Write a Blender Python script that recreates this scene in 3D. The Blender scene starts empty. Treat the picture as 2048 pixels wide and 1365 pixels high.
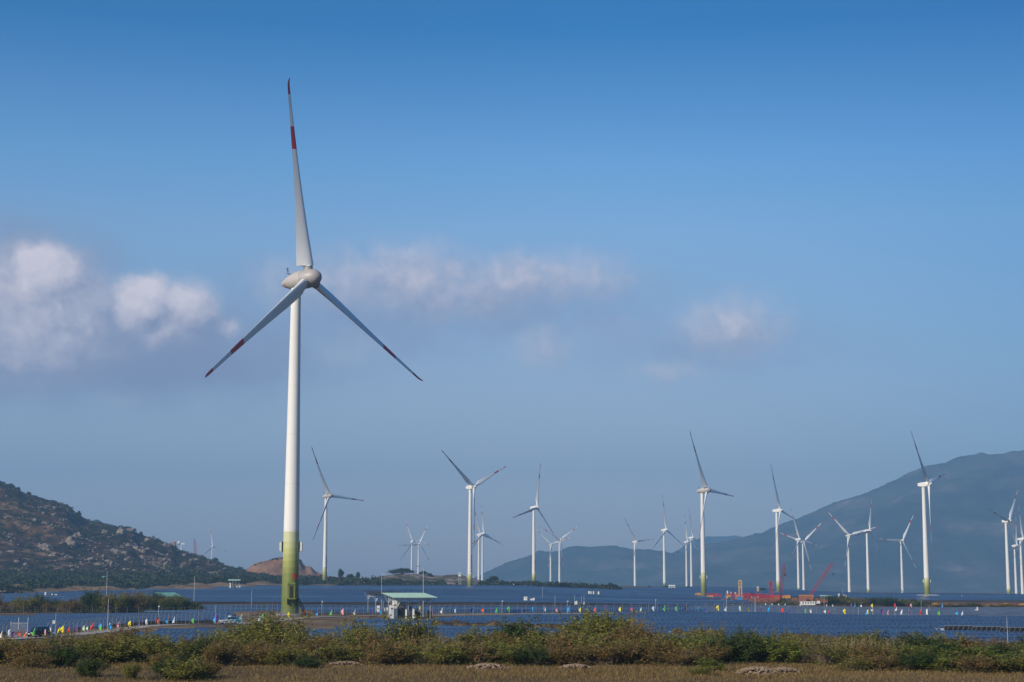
import bpy, math, random
import numpy as np
from mathutils import Vector, Matrix, noise

R = math.radians
rnd = random.Random(7)
np.random.seed(7)
S = bpy.context.scene

# ------------------------------------------------------------------ camera
CAM_H = 6.1
F_PX = 3350.0            # focal length in photo pixels (2048 wide)
PITCH = R(8.45)
cam_d = bpy.data.cameras.new("camera")
cam = bpy.data.objects.new("camera", cam_d)
S.collection.objects.link(cam)
cam_d.sensor_width = 36.0
cam_d.lens = F_PX / 2048 * 36
cam_d.clip_start = 0.5
cam_d.clip_end = 40000
cam.location = (0, 0, CAM_H)
cam.rotation_euler = (math.pi / 2 + PITCH, 0, 0)
S.camera = cam

# ------------------------------------------------------------------ world
SUN_AZ = R(-136)         # clockwise from +Y (the view direction)
SUN_EL = R(30)
W = bpy.data.worlds.new("World")
S.world = W
W.use_nodes = True
wn, wl = W.node_tree.nodes, W.node_tree.links
wn.clear()


def N(nodes, typ, **kw):
    n = nodes.new(typ)
    for k, v in kw.items():
        setattr(n, k, v)
    return n


def mth(op, a, b=None, c=None, clamp=False):
    n = wn.new("ShaderNodeMath")
    n.operation = op
    n.use_clamp = clamp
    for i, v in enumerate((a, b, c)):
        if v is None:
            continue
        if isinstance(v, (int, float)):
            n.inputs[i].default_value = v
        else:
            wl.new(v, n.inputs[i])
    return n.outputs[0]


def sep_ray(px, py):
    a = (px - 1024) / F_PX
    b = (682.5 - py) / F_PX
    return a, math.cos(PITCH) - b * math.sin(PITCH), math.sin(PITCH) + b * math.cos(PITCH)


def az_el(px, py):
    x, y, z = sep_ray(px, py)
    return math.degrees(math.atan2(x, y)), math.degrees(math.atan2(z, math.hypot(x, y)))


sky = N(wn, "ShaderNodeTexSky", sky_type="NISHITA", sun_disc=False)
sky.sun_elevation = SUN_EL
sky.sun_rotation = SUN_AZ
sky.air_density = 1.0
sky.dust_density = 0.6
sky.ozone_density = 2.5
sky.altitude = 50

tc = N(wn, "ShaderNodeTexCoord")
sx = N(wn, "ShaderNodeSeparateXYZ")
wl.new(tc.outputs["Generated"], sx.inputs[0])
az = mth("MULTIPLY", mth("ARCTAN2", sx.outputs[0], sx.outputs[1]), 180 / math.pi)
el = mth("MULTIPLY", mth("ARCSINE", sx.outputs[2]), 180 / math.pi)

# clear-sky colour: sky texture, deepened towards the zenith as dry-season air does
ramp = N(wn, "ShaderNodeValToRGB")
cr = ramp.color_ramp
SKYTINT = [(0.0, (0.98, 0.88, 0.98)), (0.12, (1.44, 1.20, 1.24)), (0.25, (1.44, 1.27, 1.31)), (0.47, (1.2, 1.42, 1.56)), (0.56, (0.80, 1.32, 1.63)), (0.73, (0.05, 0.74, 1.26)), (1.0, (0.05, 0.62, 1.15))]
cr.elements[0].position = 0
while len(cr.elements) < len(SKYTINT):
    cr.elements.new(0.5)
for e, (p, c) in zip(cr.elements, SKYTINT):
    e.position = p
    e.color = (c[0] / 2, c[1] / 2, c[2] / 2, 1)
wl.new(mth("DIVIDE", el, 26.0, clamp=True), ramp.inputs[0])
tint = N(wn, "ShaderNodeVectorMath", operation="MULTIPLY")
wl.new(sky.outputs[0], tint.inputs[0])
wl.new(ramp.outputs[0], tint.inputs[1])
# the sky deepens on the side away from the sun
azf = N(wn, "ShaderNodeMapRange", interpolation_type="SMOOTHSTEP")
wl.new(az, azf.inputs[0])
azf.inputs[1].default_value = 0; azf.inputs[2].default_value = 26
azf.inputs[3].default_value = 0; azf.inputs[4].default_value = 1
azc = N(wn, "ShaderNodeMix", data_type="RGBA")
wl.new(azf.outputs[0], azc.inputs["Factor"])
azc.inputs["A"].default_value = (1, 1, 1, 1); azc.inputs["B"].default_value = (.50, .70, .80, 1)
tint3 = N(wn, "ShaderNodeVectorMath", operation="MULTIPLY")
wl.new(tint.outputs[0], tint3.inputs[0]); wl.new(azc.outputs["Result"], tint3.inputs[1])
tint2 = N(wn, "ShaderNodeVectorMath", operation="SCALE")
wl.new(tint3.outputs[0], tint2.inputs[0])
tint2.inputs[3].default_value = 2.0

# clouds: a field of soft lobes in azimuth / elevation, broken up by noise
CLOUDS = [  # px, py, half width px, half height px, weight
    (-70, 600, 130, 80, 1.1), (92, 562, 62, 50, 1.5), (100, 605, 84, 62, 1.2), (40, 660, 140, 76, 1.05), (150, 640, 60, 64, .9), (20, 545, 40, 40, .8),
    (292, 608, 48, 38, 1.6), (366, 620, 50, 40, 1.4), (328, 640, 56, 40, 1.15), (455, 656, 24, 18, .75),
    (590, 570, 90, 56, .52), (700, 562, 130, 58, .60), (830, 556, 130, 60, .74), (905, 590, 140, 50, .64), (1050, 556, 140, 46, .70),
    (1170, 558, 100, 40, .64), (700, 700, 80, 46, .44),
    (1085, 695, 60, 42, .58), (1460, 655, 90, 50, .76), (1535, 650, 46, 36, .56), (1335, 748, 72, 26, .56), (1500, 610, 70, 34, .46),
    (1230, 655, 90, 32, .34), (240, 805, 60, 20, .34),
]
BANKS = [(110, 690, 380, 80, 1.0), (330, 725, 270, 52, .85), (60, 590, 140, 100, .9), (880, 600, 430, 80, .55), (730, 650, 250, 80, .5), (1080, 640, 300, 55, .45), (1400, 690, 300, 60, .42), (250, 800, 300, 40, .3)]


def cloud_group(CLOUDS):
    g = bpy.data.node_groups.new("cloud_field", "ShaderNodeTree")
    g.interface.new_socket("P", in_out="INPUT", socket_type="NodeSocketVector")
    g.interface.new_socket("D", in_out="OUTPUT", socket_type="NodeSocketFloat")
    n, l = g.nodes, g.links
    gi, go = n.new("NodeGroupInput"), n.new("NodeGroupOutput")
    acc = None
    for px, py, hw, hh, wgt in CLOUDS:
        a0, e0 = az_el(px, py)
        k = math.degrees(1 / F_PX) * 1.28
        sub = n.new("ShaderNodeVectorMath"); sub.operation = "SUBTRACT"
        l.new(gi.outputs[0], sub.inputs[0]); sub.inputs[1].default_value = (a0, e0, 0)
        sc = n.new("ShaderNodeVectorMath"); sc.operation = "MULTIPLY"
        l.new(sub.outputs[0], sc.inputs[0]); sc.inputs[1].default_value = (1 / (hw * k), 1 / (hh * k), 0)
        ln = n.new("ShaderNodeVectorMath"); ln.operation = "DOT_PRODUCT"
        l.new(sc.outputs[0], ln.inputs[0]); l.new(sc.outputs[0], ln.inputs[1])
        ex = n.new("ShaderNodeMath"); ex.operation = "MULTIPLY"; ex.inputs[1].default_value = -0.75
        l.new(ln.outputs["Value"], ex.inputs[0])
        e2 = n.new("ShaderNodeMath"); e2.operation = "EXPONENT"; l.new(ex.outputs[0], e2.inputs[0])
        m = n.new("ShaderNodeMath"); m.operation = "MULTIPLY"; l.new(e2.outputs[0], m.inputs[0]); m.inputs[1].default_value = wgt
        if acc is None:
            acc = m.outputs[0]
        else:
            mx = n.new("ShaderNodeMath"); mx.operation = "SMOOTH_MAX"; mx.inputs[2].default_value = 0.18
            l.new(acc, mx.inputs[0]); l.new(m.outputs[0], mx.inputs[1])
            acc = mx.outputs[0]
    l.new(acc, go.inputs[0])
    return g


cg = cloud_group(CLOUDS)
cg2 = cloud_group(BANKS)
comb = N(wn, "ShaderNodeCombineXYZ")
wl.new(az, comb.inputs[0]); wl.new(el, comb.inputs[1])
nz = N(wn, "ShaderNodeTexNoise"); nz.inputs["Scale"].default_value = 1.0; nz.inputs["Detail"].default_value = 7; nz.inputs["Roughness"].default_value = .6
wl.new(comb.outputs[0], nz.inputs["Vector"])
off = N(wn, "ShaderNodeVectorMath", operation="SUBTRACT"); off.inputs[1].default_value = (.5, .5, .5)
wl.new(nz.outputs["Color"], off.inputs[0])
offs = N(wn, "ShaderNodeVectorMath", operation="SCALE"); offs.inputs[3].default_value = 0.95
wl.new(off.outputs[0], offs.inputs[0])
pw = N(wn, "ShaderNodeVectorMath", operation="ADD")
wl.new(comb.outputs[0], pw.inputs[0]); wl.new(offs.outputs[0], pw.inputs[1])


def dens(shift, grp, amp, base_, scale_, detail_):
    v = N(wn, "ShaderNodeVectorMath", operation="ADD")
    wl.new(pw.outputs[0], v.inputs[0]); v.inputs[1].default_value = shift
    gn = wn.new("ShaderNodeGroup"); gn.node_tree = grp
    wl.new(v.outputs[0], gn.inputs[0])
    n2 = N(wn, "ShaderNodeTexNoise"); n2.inputs["Scale"].default_value = scale_; n2.inputs["Detail"].default_value = detail_; n2.inputs["Roughness"].default_value = .55
    wl.new(v.outputs[0], n2.inputs["Vector"])
    return mth("MULTIPLY", gn.outputs[0], mth("MULTIPLY_ADD", n2.outputs[0], amp, base_))


def over(under, alpha_, col):
    mx = N(wn, "ShaderNodeMix", data_type="RGBA")
    wl.new(alpha_, mx.inputs["Factor"]); wl.new(under, mx.inputs["A"])
    if isinstance(col, tuple):
        mx.inputs["B"].default_value = col
    else:
        wl.new(col, mx.inputs["B"])
    return mx.outputs["Result"]


def smooth(x, lo, hi, k):
    mr = N(wn, "ShaderNodeMapRange", interpolation_type="SMOOTHSTEP")
    wl.new(x, mr.inputs[0])
    mr.inputs[1].default_value = lo; mr.inputs[2].default_value = hi
    return mth("MULTIPLY", mr.outputs[0], k)


# soft grey-lavender banks low down, then the sunlit heads in front of them
bank = smooth(dens((0, 0, 0), cg2, .7, .62, .7, 5), .10, .80, .90)
layer1 = over(tint2.outputs[0], bank, (3.0, 3.3, 4.95, 1))
d0 = dens((0, 0, 0), cg, .95, .53, 1.5, 8)
d1 = dens((-0.40, 0.45, 0), cg, .95, .53, 1.5, 8)
head = smooth(d0, .16, 1.0, .94)
lit = mth("MULTIPLY_ADD", mth("SUBTRACT", d0, d1), .75, 0.52, clamp=True)
ccol = N(wn, "ShaderNodeMix", data_type="RGBA")
wl.new(lit, ccol.inputs["Factor"])
ccol.inputs["A"].default_value = (3.3, 3.5, 5.1, 1)
ccol.inputs["B"].default_value = (10.8, 9.7, 9.9, 1)
sky_out = over(layer1, head, ccol.outputs["Result"])
bg = N(wn, "ShaderNodeBackground")
bg.inputs[1].default_value = 0.085
wl.new(sky_out, bg.inputs[0])
wo = N(wn, "ShaderNodeOutputWorld")
wl.new(bg.outputs[0], wo.inputs[0])

# ------------------------------------------------------------------ sun, exposure
sd = bpy.data.lights.new("sun", "SUN")
sd.energy = 4.6
sd.angle = R(0.53)
sd.color = (1.0, 0.88, 0.71)
so = bpy.data.objects.new("sun", sd)
S.collection.objects.link(so)
tosun = Vector((math.sin(SUN_AZ) * math.cos(SUN_EL), math.cos(SUN_AZ) * math.cos(SUN_EL), math.sin(SUN_EL)))
so.rotation_euler = tosun.to_track_quat("Z", "Y").to_euler()
so.location = (0, 0, 300)
S.view_settings.view_transform = "Standard"
S.view_settings.look = "None"
S.view_settings.gamma = 1
S.view_settings.exposure = 0.15
S.render.engine = "CYCLES"
S.cycles.use_denoising = True
S.cycles.max_bounces = 6
S.cycles.transparent_max_bounces = 6
S.cycles.volume_bounces = 0
S.cycles.caustics_reflective = False
S.cycles.caustics_refractive = False


# ------------------------------------------------------------------ materials
def mat(name, col, rough=.6, metal=0.0, var=0.0, scale=1.0, spec=.5, trans=0.0, bump=0.0):
    m = bpy.data.materials.new(name)
    m.use_nodes = True
    n, l = m.node_tree.nodes, m.node_tree.links
    b = n["Principled BSDF"]
    b.inputs["Roughness"].default_value = rough
    b.inputs["Metallic"].default_value = metal
    b.inputs["Specular IOR Level"].default_value = spec
    b.inputs["Base Color"].default_value = (*col, 1)
    if var > 0:
        t = n.new("ShaderNodeTexCoord")
        z = n.new("ShaderNodeTexNoise"); z.inputs["Scale"].default_value = scale; z.inputs["Detail"].default_value = 6
        l.new(t.outputs["Object"], z.inputs["Vector"])
        r = n.new("ShaderNodeValToRGB")
        r.color_ramp.elements[0].position = .3; r.color_ramp.elements[1].position = .7
        r.color_ramp.elements[0].color = (*[c * (1 - var) for c in col], 1)
        r.color_ramp.elements[1].color = (*[min(1, c * (1 + var)) for c in col], 1)
        l.new(z.outputs[0], r.inputs[0]); l.new(r.outputs[0], b.inputs["Base Color"])
        if bump:
            bp = n.new("ShaderNodeBump"); bp.inputs["Strength"].default_value = bump
            l.new(z.outputs[0], bp.inputs["Height"]); l.new(bp.outputs[0], b.inputs["Normal"])
    return m


def ramp_nodes(n, stops):
    r = n.new("ShaderNodeValToRGB")
    c = r.color_ramp
    while len(c.elements) < len(stops):
        c.elements.new(.5)
    for e, (p, col) in zip(c.elements, stops):
        e.position = p; e.color = (*col, 1)
    return r


def leaf_mat(name, stops, translucent=.35, rough=.65):
    m = bpy.data.materials.new(name)
    m.use_nodes = True
    n, l = m.node_tree.nodes, m.node_tree.links
    b = n["Principled BSDF"]
    b.inputs["Roughness"].default_value = rough
    b.inputs["Specular IOR Level"].default_value = .15
    a = n.new("ShaderNodeAttribute"); a.attribute_name = "tone"
    r = ramp_nodes(n, stops)
    l.new(a.outputs["Fac"], r.inputs[0]); l.new(r.outputs[0], b.inputs["Base Color"])
    if translucent:
        t = n.new("ShaderNodeBsdfTranslucent"); l.new(r.outputs[0], t.inputs[0])
        mx = n.new("ShaderNodeMixShader"); mx.inputs[0].default_value = translucent
        l.new(b.outputs[0], mx.inputs[1]); l.new(t.outputs[0], mx.inputs[2])
        l.new(mx.outputs[0], n["Material Output"].inputs[0])
    return m


def noise_mat(name, stops, scale, detail=8, rough=.95, stops2=None, scale2=None, bump=0.0, stretch=(1, 1, 1), coarse=None):
    """earth, rock and scrub: colour ramps over fractal noise in world position"""
    m = bpy.data.materials.new(name)
    m.use_nodes = True
    n, l = m.node_tree.nodes, m.node_tree.links
    b = n["Principled BSDF"]
    b.inputs["Roughness"].default_value = rough
    b.inputs["Specular IOR Level"].default_value = .1
    g = n.new("ShaderNodeNewGeometry")
    mp = n.new("ShaderNodeMapping"); mp.inputs["Scale"].default_value = stretch
    l.new(g.outputs["Position"], mp.inputs[0])
    z = n.new("ShaderNodeTexNoise"); z.inputs["Scale"].default_value = scale; z.inputs["Detail"].default_value = detail; z.inputs["Roughness"].default_value = .62
    l.new(mp.outputs[0], z.inputs["Vector"])
    r = ramp_nodes(n, stops)
    l.new(z.outputs[0], r.inputs[0])
    out = r.outputs[0]
    if stops2:
        z2 = n.new("ShaderNodeTexNoise"); z2.inputs["Scale"].default_value = scale2; z2.inputs["Detail"].default_value = 5
        l.new(mp.outputs[0], z2.inputs["Vector"])
        r2 = ramp_nodes(n, stops2)
        l.new(z2.outputs[0], r2.inputs[0])
        mx = n.new("ShaderNodeMix"); mx.data_type = "RGBA"; mx.blend_type = "MULTIPLY"; mx.inputs["Factor"].default_value = 1
        l.new(out, mx.inputs["A"]); l.new(r2.outputs[0], mx.inputs["B"])
        out = mx.outputs["Result"]
    l.new(out, b.inputs["Base Color"])
    if bump:
        bp = n.new("ShaderNodeBump"); bp.inputs["Strength"].default_value = bump; bp.inputs["Distance"].default_value = 2
        l.new(z.outputs[0], bp.inputs["Height"]); l.new(bp.outputs[0], b.inputs["Normal"])
    return m


M = {}
M["white"] = mat("white_paint", (.74, .73, .70), .38, var=.05, scale=.35)
M["blade_white"] = mat("blade_white_gelcoat", (.72, .73, .73), .42)
M["nacelle"] = mat("nacelle_grey_beige_paint", (.44, .41, .385), .45, var=.05, scale=.5)
M["hub_grey"] = mat("hub_grey_paint", (.38, .355, .34), .45, var=.05, scale=.5)
M["tower_white"] = noise_mat("tower_white_paint", [(.25, (.66, .64, .60)), (.5, (.755, .74, .705)), (.75, (.79, .775, .745))], .55, rough=.42, stretch=(1, 1, .05))
M["red_band"] = mat("red_blade_paint", (.56, .035, .035), .4, var=.08, scale=.4)
M["red_letter"] = mat("red_lettering_paint", (.62, .06, .04), .5)
GREENS = [(.13, .16, .032), (.185, .215, .05), (.30, .32, .085), (.43, .45, .175), (.56, .565, .33)]
GREENS = [tuple(float(np.interp(h, (4, 9.7, 12.8, 16, 19.3), [g[q] for g in GREENS])) for q in range(3)) for h in (3, 6, 8, 9.7, 11.2, 12.8, 14.4, 16, 17.6, 19.5)]
for i, c in enumerate(GREENS):
    M["green%d" % i] = mat("tower_green_band_%d" % i, c, .45, var=.05, scale=.4)
M["dark"] = mat("dark_rubber", (.02, .02, .022), .6)
M["grille"] = mat("dark_door_grille", (.03, .028, .012), .6)
M["steel"] = mat("galvanised_steel", (.50, .51, .52), .45, .35, var=.15, scale=.8)
M["conc"] = mat("concrete_post", (.20, .195, .18), .85, var=.15, scale=2)
M["wire"] = mat("fence_wire", (.30, .31, .32), .5, .5)
M["lightbox"] = mat("pale_grey_panel", (.58, .58, .55), .5, var=.06, scale=1)
M["cab_white"] = mat("cabinet_white_paint", (.72, .72, .69), .5, var=.06, scale=.6)
M["cab_grey"] = mat("transformer_grey_paint", (.085, .095, .105), .5, var=.1, scale=.8)
M["roof_green"] = mat("pale_green_roof_sheet", (.44, .62, .48), .5, var=.05, scale=.4)
M["roof_teal"] = mat("teal_roof_sheet", (.16, .40, .35), .5, var=.06, scale=.4)
M["roof_dark"] = mat("dark_roof_underside", (.035, .037, .04), .7, var=.2, scale=.6)
M["crimson"] = mat("crimson_crane_paint", (.40, .022, .038), .45, var=.12, scale=.5)
M["orange"] = mat("yellow_orange_machine_paint", (.52, .25, .035), .5, var=.12, scale=.5)
M["tan_yellow"] = mat("faded_yellow_crane_paint", (.60, .36, .13), .55, var=.12, scale=.6)
M["rust"] = mat("rusty_scaffold_paint", (.30, .10, .06), .8, var=.3, scale=.9)
M["brick"] = mat("orange_red_container_paint", (.30, .12, .07), .75, var=.3, scale=.6)
M["bluebox"] = mat("blue_tank_paint", (.04, .22, .50), .5, var=.1, scale=.5)
M["glass"] = mat("dark_window_glass", (.02, .03, .04), .08, spec=.8)
M["silver"] = mat("silver_car_paint", (.62, .64, .68), .25, .3)
M["teal_car"] = mat("teal_car_paint", (.02, .20, .30), .25, .1)
M["navy_car"] = mat("dark_car_paint", (.012, .016, .028), .25, .1)
M["amber"] = mat("amber_plate", (.75, .36, .05), .5)
M["bark"] = mat("brown_bark", (.13, .09, .06), .9, var=.3, scale=3)
M["twig"] = mat("pale_dry_twig", (.17, .135, .085), .9, var=.25, scale=3)
M["rock"] = noise_mat("weathered_granite", [(.25, (.085, .068, .055)), (.5, (.21, .17, .14)), (.75, (.37, .315, .265))], .35, bump=.3)
M["sandrock"] = noise_mat("sandy_rubble", [(.3, (.17, .115, .075)), (.55, (.28, .205, .145)), (.75, (.42, .34, .27))], 2.2, bump=.4)
M["earth"] = noise_mat("dry_earth_bank", [(.3, (.085, .060, .036)), (.5, (.15, .105, .066)), (.7, (.24, .17, .11))], .12, bump=.2)
M["berm"] = noise_mat("dark_ditch_earth", [(.35, (.02, .018, .014)), (.6, (.075, .055, .035)), (.75, (.16, .12, .08))], .5, bump=.3)
M["road"] = noise_mat("pale_gravel_road", [(.3, (.25, .22, .19)), (.7, (.38, .34, .30))], .5)
M["slab"] = mat("pale_concrete", (.50, .46, .42), .85, var=.12, scale=.4)
M["ground"] = noise_mat("dry_scrub_ground", [(.30, (.055, .042, .022)), (.48, (.115, .08, .045)), (.60, (.17, .12, .075)), (.75, (.23, .17, .11))], .035, detail=10,
                        stops2=[(.3, (.6, .62, .55)), (.7, (1.15, 1.1, 1.05))], scale2=.6)
LEAF = {
    "green": leaf_mat("olive_green_leaves", [(0, (0.069, 0.077, 0.017)), (.35, (0.146, 0.155, 0.030)), (.7, (0.253, 0.243, 0.049)), (.9, (0.330, 0.260, 0.071)), (1, (0.390, 0.179, 0.063))]),
    "bright": leaf_mat("fresh_green_leaves", [(0, (0.065, 0.090, 0.015)), (.4, (0.138, 0.173, 0.025)), (.8, (0.243, 0.261, 0.042)), (1, (0.309, 0.287, 0.072))]),
    "dark": leaf_mat("dark_green_leaves", [(0, (0.021, 0.039, 0.010)), (.4, (0.043, 0.078, 0.018)), (.8, (0.086, 0.126, 0.029)), (1, (0.143, 0.154, 0.052))]),
    "rust": leaf_mat("rust_brown_leaves", [(0, (0.096, 0.079, 0.025)), (.35, (0.175, 0.149, 0.038)), (.65, (0.262, 0.165, 0.054)), (.85, (0.333, 0.174, 0.067)), (1, (0.262, 0.240, 0.067))]),
    "straw": leaf_mat("straw_coloured_stalks", [(0, (0.135, 0.111, 0.039)), (.5, (0.238, 0.177, 0.064)), (1, (0.381, 0.279, 0.128))]),
    "far": leaf_mat("far_tree_leaves", [(0, (.022, .035, .014)), (.5, (.045, .062, .022)), (.85, (.075, .085, .03)), (1, (.11, .085, .045))], .25),
    "grass": leaf_mat("dry_brown_grass_blades", [(0, (0.122, 0.074, 0.026)), (.4, (0.215, 0.140, 0.052)), (.75, (0.302, 0.213, 0.085)), (.92, (0.220, 0.202, 0.060)), (1, (0.418, 0.314, 0.155))], .3),
}


def flag_mat(name, col):
    return mat("flag_cloth_" + name, col, .7, var=.06, scale=1.5)


FLAGC = {"yellow": (.85, .72, .01), "blue": (.01, .36, .80), "dark blue": (.02, .03, .32), "pale blue": (.55, .68, .88), "red": (.80, .03, .03),
         "orange red": (.85, .10, .03), "orange": (.85, .16, .03), "green": (.10, .52, .06), "purple": (.15, .025, .26), "white": (.82, .80, .80),
         "pink": (.80, .36, .38), "pale green": (.52, .68, .52), "crimson": (.50, .02, .12)}


def panel_mat():
    m = bpy.data.materials.new("solar_panel_glass")
    m.use_nodes = True
    n, l = m.node_tree.nodes, m.node_tree.links
    b = n["Principled BSDF"]
    uv = n.new("ShaderNodeUVMap"); uv.uv_map = "uv"
    s = n.new("ShaderNodeSeparateXYZ"); l.new(uv.outputs[0], s.inputs[0])

    def M_(op, a, v):
        k = n.new("ShaderNodeMath"); k.operation = op
        l.new(a, k.inputs[0])
        if isinstance(v, (int, float)):
            k.inputs[1].default_value = v
        else:
            l.new(v, k.inputs[1])
        return k.outputs[0]
    fx = M_("ABSOLUTE", M_("SUBTRACT", M_("FRACT", s.outputs[0], 0), .5), 0)
    fy = M_("ABSOLUTE", M_("SUBTRACT", M_("FRACT", s.outputs[1], 0), .5), 0)
    edge = M_("MAXIMUM", M_("GREATER_THAN", fx, .468), M_("GREATER_THAN", fy, .482))
    fl = n.new("ShaderNodeVectorMath"); fl.operation = "FLOOR"; l.new(uv.outputs[0], fl.inputs[0])
    wn_ = n.new("ShaderNodeTexWhiteNoise"); wn_.noise_dimensions = "3D"; l.new(fl.outputs[0], wn_.inputs["Vector"])
    cells = ramp_nodes(n, [(0, (.021, .031, .054)), (1, (.034, .047, .074))])
    l.new(wn_.outputs["Value"], cells.inputs[0])
    mx = n.new("ShaderNodeMix"); mx.data_type = "RGBA"
    l.new(edge, mx.inputs["Factor"]); l.new(cells.outputs[0], mx.inputs["A"]); mx.inputs["B"].default_value = (.15, .16, .18, 1)
    l.new(mx.outputs["Result"], b.inputs["Base Color"])
    rr = n.new("ShaderNodeMapRange"); rr.inputs[3].default_value = .22; rr.inputs[4].default_value = .45
    l.new(edge, rr.inputs[0]); l.new(rr.outputs[0], b.inputs["Roughness"])
    b.inputs["IOR"].default_value = 1.42
    # each module sits at a slightly different tilt
    ng = n.new("ShaderNodeNewGeometry")
    wv = n.new("ShaderNodeVectorMath"); wv.operation = "SUBTRACT"; l.new(wn_.outputs["Color"], wv.inputs[0]); wv.inputs[1].default_value = (.5, .5, .5)
    wv2 = n.new("ShaderNodeVectorMath"); wv2.operation = "SCALE"; l.new(wv.outputs[0], wv2.inputs[0]); wv2.inputs[3].default_value = .035
    wa = n.new("ShaderNodeVectorMath"); wa.operation = "ADD"; l.new(ng.outputs["Normal"], wa.inputs[0]); l.new(wv2.outputs[0], wa.inputs[1])
    nn = n.new("ShaderNodeVectorMath"); nn.operation = "NORMALIZE"; l.new(wa.outputs[0], nn.inputs[0])
    l.new(nn.outputs[0], b.inputs["Normal"])
    return m


M["panel"] = panel_mat()
M["frame_steel"] = mat("weathered_frame_steel", (.16, .165, .17), .6, .3, var=.15, scale=.8)
M["panel_grey"] = mat("panel_glass_grey", (.10, .115, .145), .42, var=.25, scale=.25)  # paler, greyer panel face, used for the right-hand far rows
M["panel_back"] = mat("panel_back_sheet", (.40, .41, .43), .6, var=.2, scale=.5)


# ------------------------------------------------------------------ mesh building
class MB:
    def __init__(self):
        self.v, self.f, self.m, self.uv = [], [], [], None

    def add(self, vs, fs, mi=0):
        o = len(self.v)
        self.v += [tuple(p) for p in vs]
        self.f += [tuple(o + i for i in f) for f in fs]
        self.m += [mi] * len(fs)

    def box(self, c, s, mi=0, rot=None, taper=1.0):
        x, y, z = s[0] / 2, s[1] / 2, s[2] / 2
        vs = [Vector((a * x * (taper if d > 0 else 1), b * y * (taper if d > 0 else 1), d * z)) for d in (-1, 1) for a, b in ((-1, -1), (1, -1), (1, 1), (-1, 1))]
        if rot is not None:
            vs = [rot @ v for v in vs]
        vs = [v + Vector(c) for v in vs]
        self.add(vs, [(3, 2, 1, 0), (4, 5, 6, 7), (0, 1, 5, 4), (1, 2, 6, 5), (2, 3, 7, 6), (3, 0, 4, 7)], mi)

    def tube(self, p0, p1, r0, r1=None, n=6, mi=0, caps=True):
        r1 = r0 if r1 is None else r1
        p0, p1 = Vector(p0), Vector(p1)
        d = (p1 - p0)
        if d.length < 1e-6:
            return
        d.normalize()
        a = d.orthogonal().normalized(); b = d.cross(a)
        vs = []
        for p, r in ((p0, r0), (p1, r1)):
            for i in range(n):
                t = 2 * math.pi * i / n
                vs.append(p + (a * math.cos(t) + b * math.sin(t)) * r)
        fs = [(i, (i + 1) % n, n + (i + 1) % n, n + i) for i in range(n)]
        if caps:
            fs += [tuple(range(n - 1, -1, -1)), tuple(range(n, 2 * n))]
        self.add(vs, fs, mi)

    def rings(self, rings, mi=0, caps=True, mis=None):
        n = len(rings[0])
        o = len(self.v)
        for r in rings:
            self.v += [tuple(p) for p in r]
        for k in range(len(rings) - 1):
            for i in range(n):
                self.f.append((o + k * n + i, o + k * n + (i + 1) % n, o + (k + 1) * n + (i + 1) % n, o + (k + 1) * n + i))
                self.m.append(mi if mis is None else mis[k])
        if caps:
            self.f.append(tuple(o + i for i in range(n - 1, -1, -1))); self.m.append(mi if mis is None else mis[0])
            b = o + (len(rings) - 1) * n
            self.f.append(tuple(b + i for i in range(n))); self.m.append(mi if mis is None else mis[-1])

    def build(self, name, mats, parent=None, smooth=False, loc=None):
        me = bpy.data.meshes.new(name)
        me.from_pydata(self.v, [], self.f)
        for m in (mats if isinstance(mats, (list, tuple)) else [mats]):
            me.materials.append(m)
        if any(self.m):
            me.polygons.foreach_set("material_index", self.m)
        if smooth:
            me.polygons.foreach_set("use_smooth", [True] * len(me.polygons))
            me.update()
            try:
                me.set_sharp_from_angle(angle=R(38))
            except Exception:
                pass
        me.update()
        return link(name, me, parent, loc)


def link(name, me, parent=None, loc=None):
    o = bpy.data.objects.new(name, me)
    S.collection.objects.link(o)
    if parent is not None:
        o.parent = parent
    if loc is not None:
        o.location = loc
    return o


def quads_mesh(name, V, tone, mat_, tri=False):
    """V: (n, 4 or 3, 3) corner array -> mesh with one face per row and a random tone per face"""
    k = V.shape[1]
    n = V.shape[0]
    me = bpy.data.meshes.new(name)
    me.vertices.add(n * k); me.vertices.foreach_set("co", V.reshape(-1).astype(np.float32))
    me.loops.add(n * k); me.loops.foreach_set("vertex_index", np.arange(n * k, dtype=np.int32))
    me.polygons.add(n); me.polygons.foreach_set("loop_start", np.arange(0, n * k, k, dtype=np.int32))
    a = me.attributes.new("tone", "FLOAT", "FACE")
    a.data.foreach_set("value", tone.astype(np.float32))
    me.materials.append(mat_)
    me.update()
    me.validate()
    return me


LABELS = {}


def tag(o, label, cat, group=None, kind=None):
    if label:
        o["label"] = label
        if label in LABELS and not (group and LABELS[label] == group):
            print("DUPLABEL", label)
        LABELS[label] = group
    if cat:
        o["category"] = cat
    if group:
        o["group"] = group
    if kind:
        o["kind"] = kind
    return o


def empty(name, loc, rz=0.0):
    o = bpy.data.objects.new(name, None)
    S.collection.objects.link(o)
    o.location = loc
    o.rotation_euler = (0, 0, rz)
    o.empty_display_size = .5
    return o


def struct(name, me_or_mb, mats=None, kind="structure", label=None, cat=None):
    o = me_or_mb.build(name, mats) if isinstance(me_or_mb, MB) else link(name, me_or_mb)
    o["kind"] = kind
    if label:
        tag(o, label, cat)
    return o


def copy_tree(root):
    """copy a thing, its parts and their sub-parts (mesh data shared)"""
    def cp(o, parent):
        c = o.copy()
        S.collection.objects.link(c)
        c.parent = parent
        for ch in [x for x in o.children]:
            cp(ch, c)
        return c
    return cp(root, None)


# ------------------------------------------------------------------ terrain
def ray(px, py):
    x, y, z = sep_ray(px, py)
    return x / y, z / y          # per metre of Y


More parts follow.
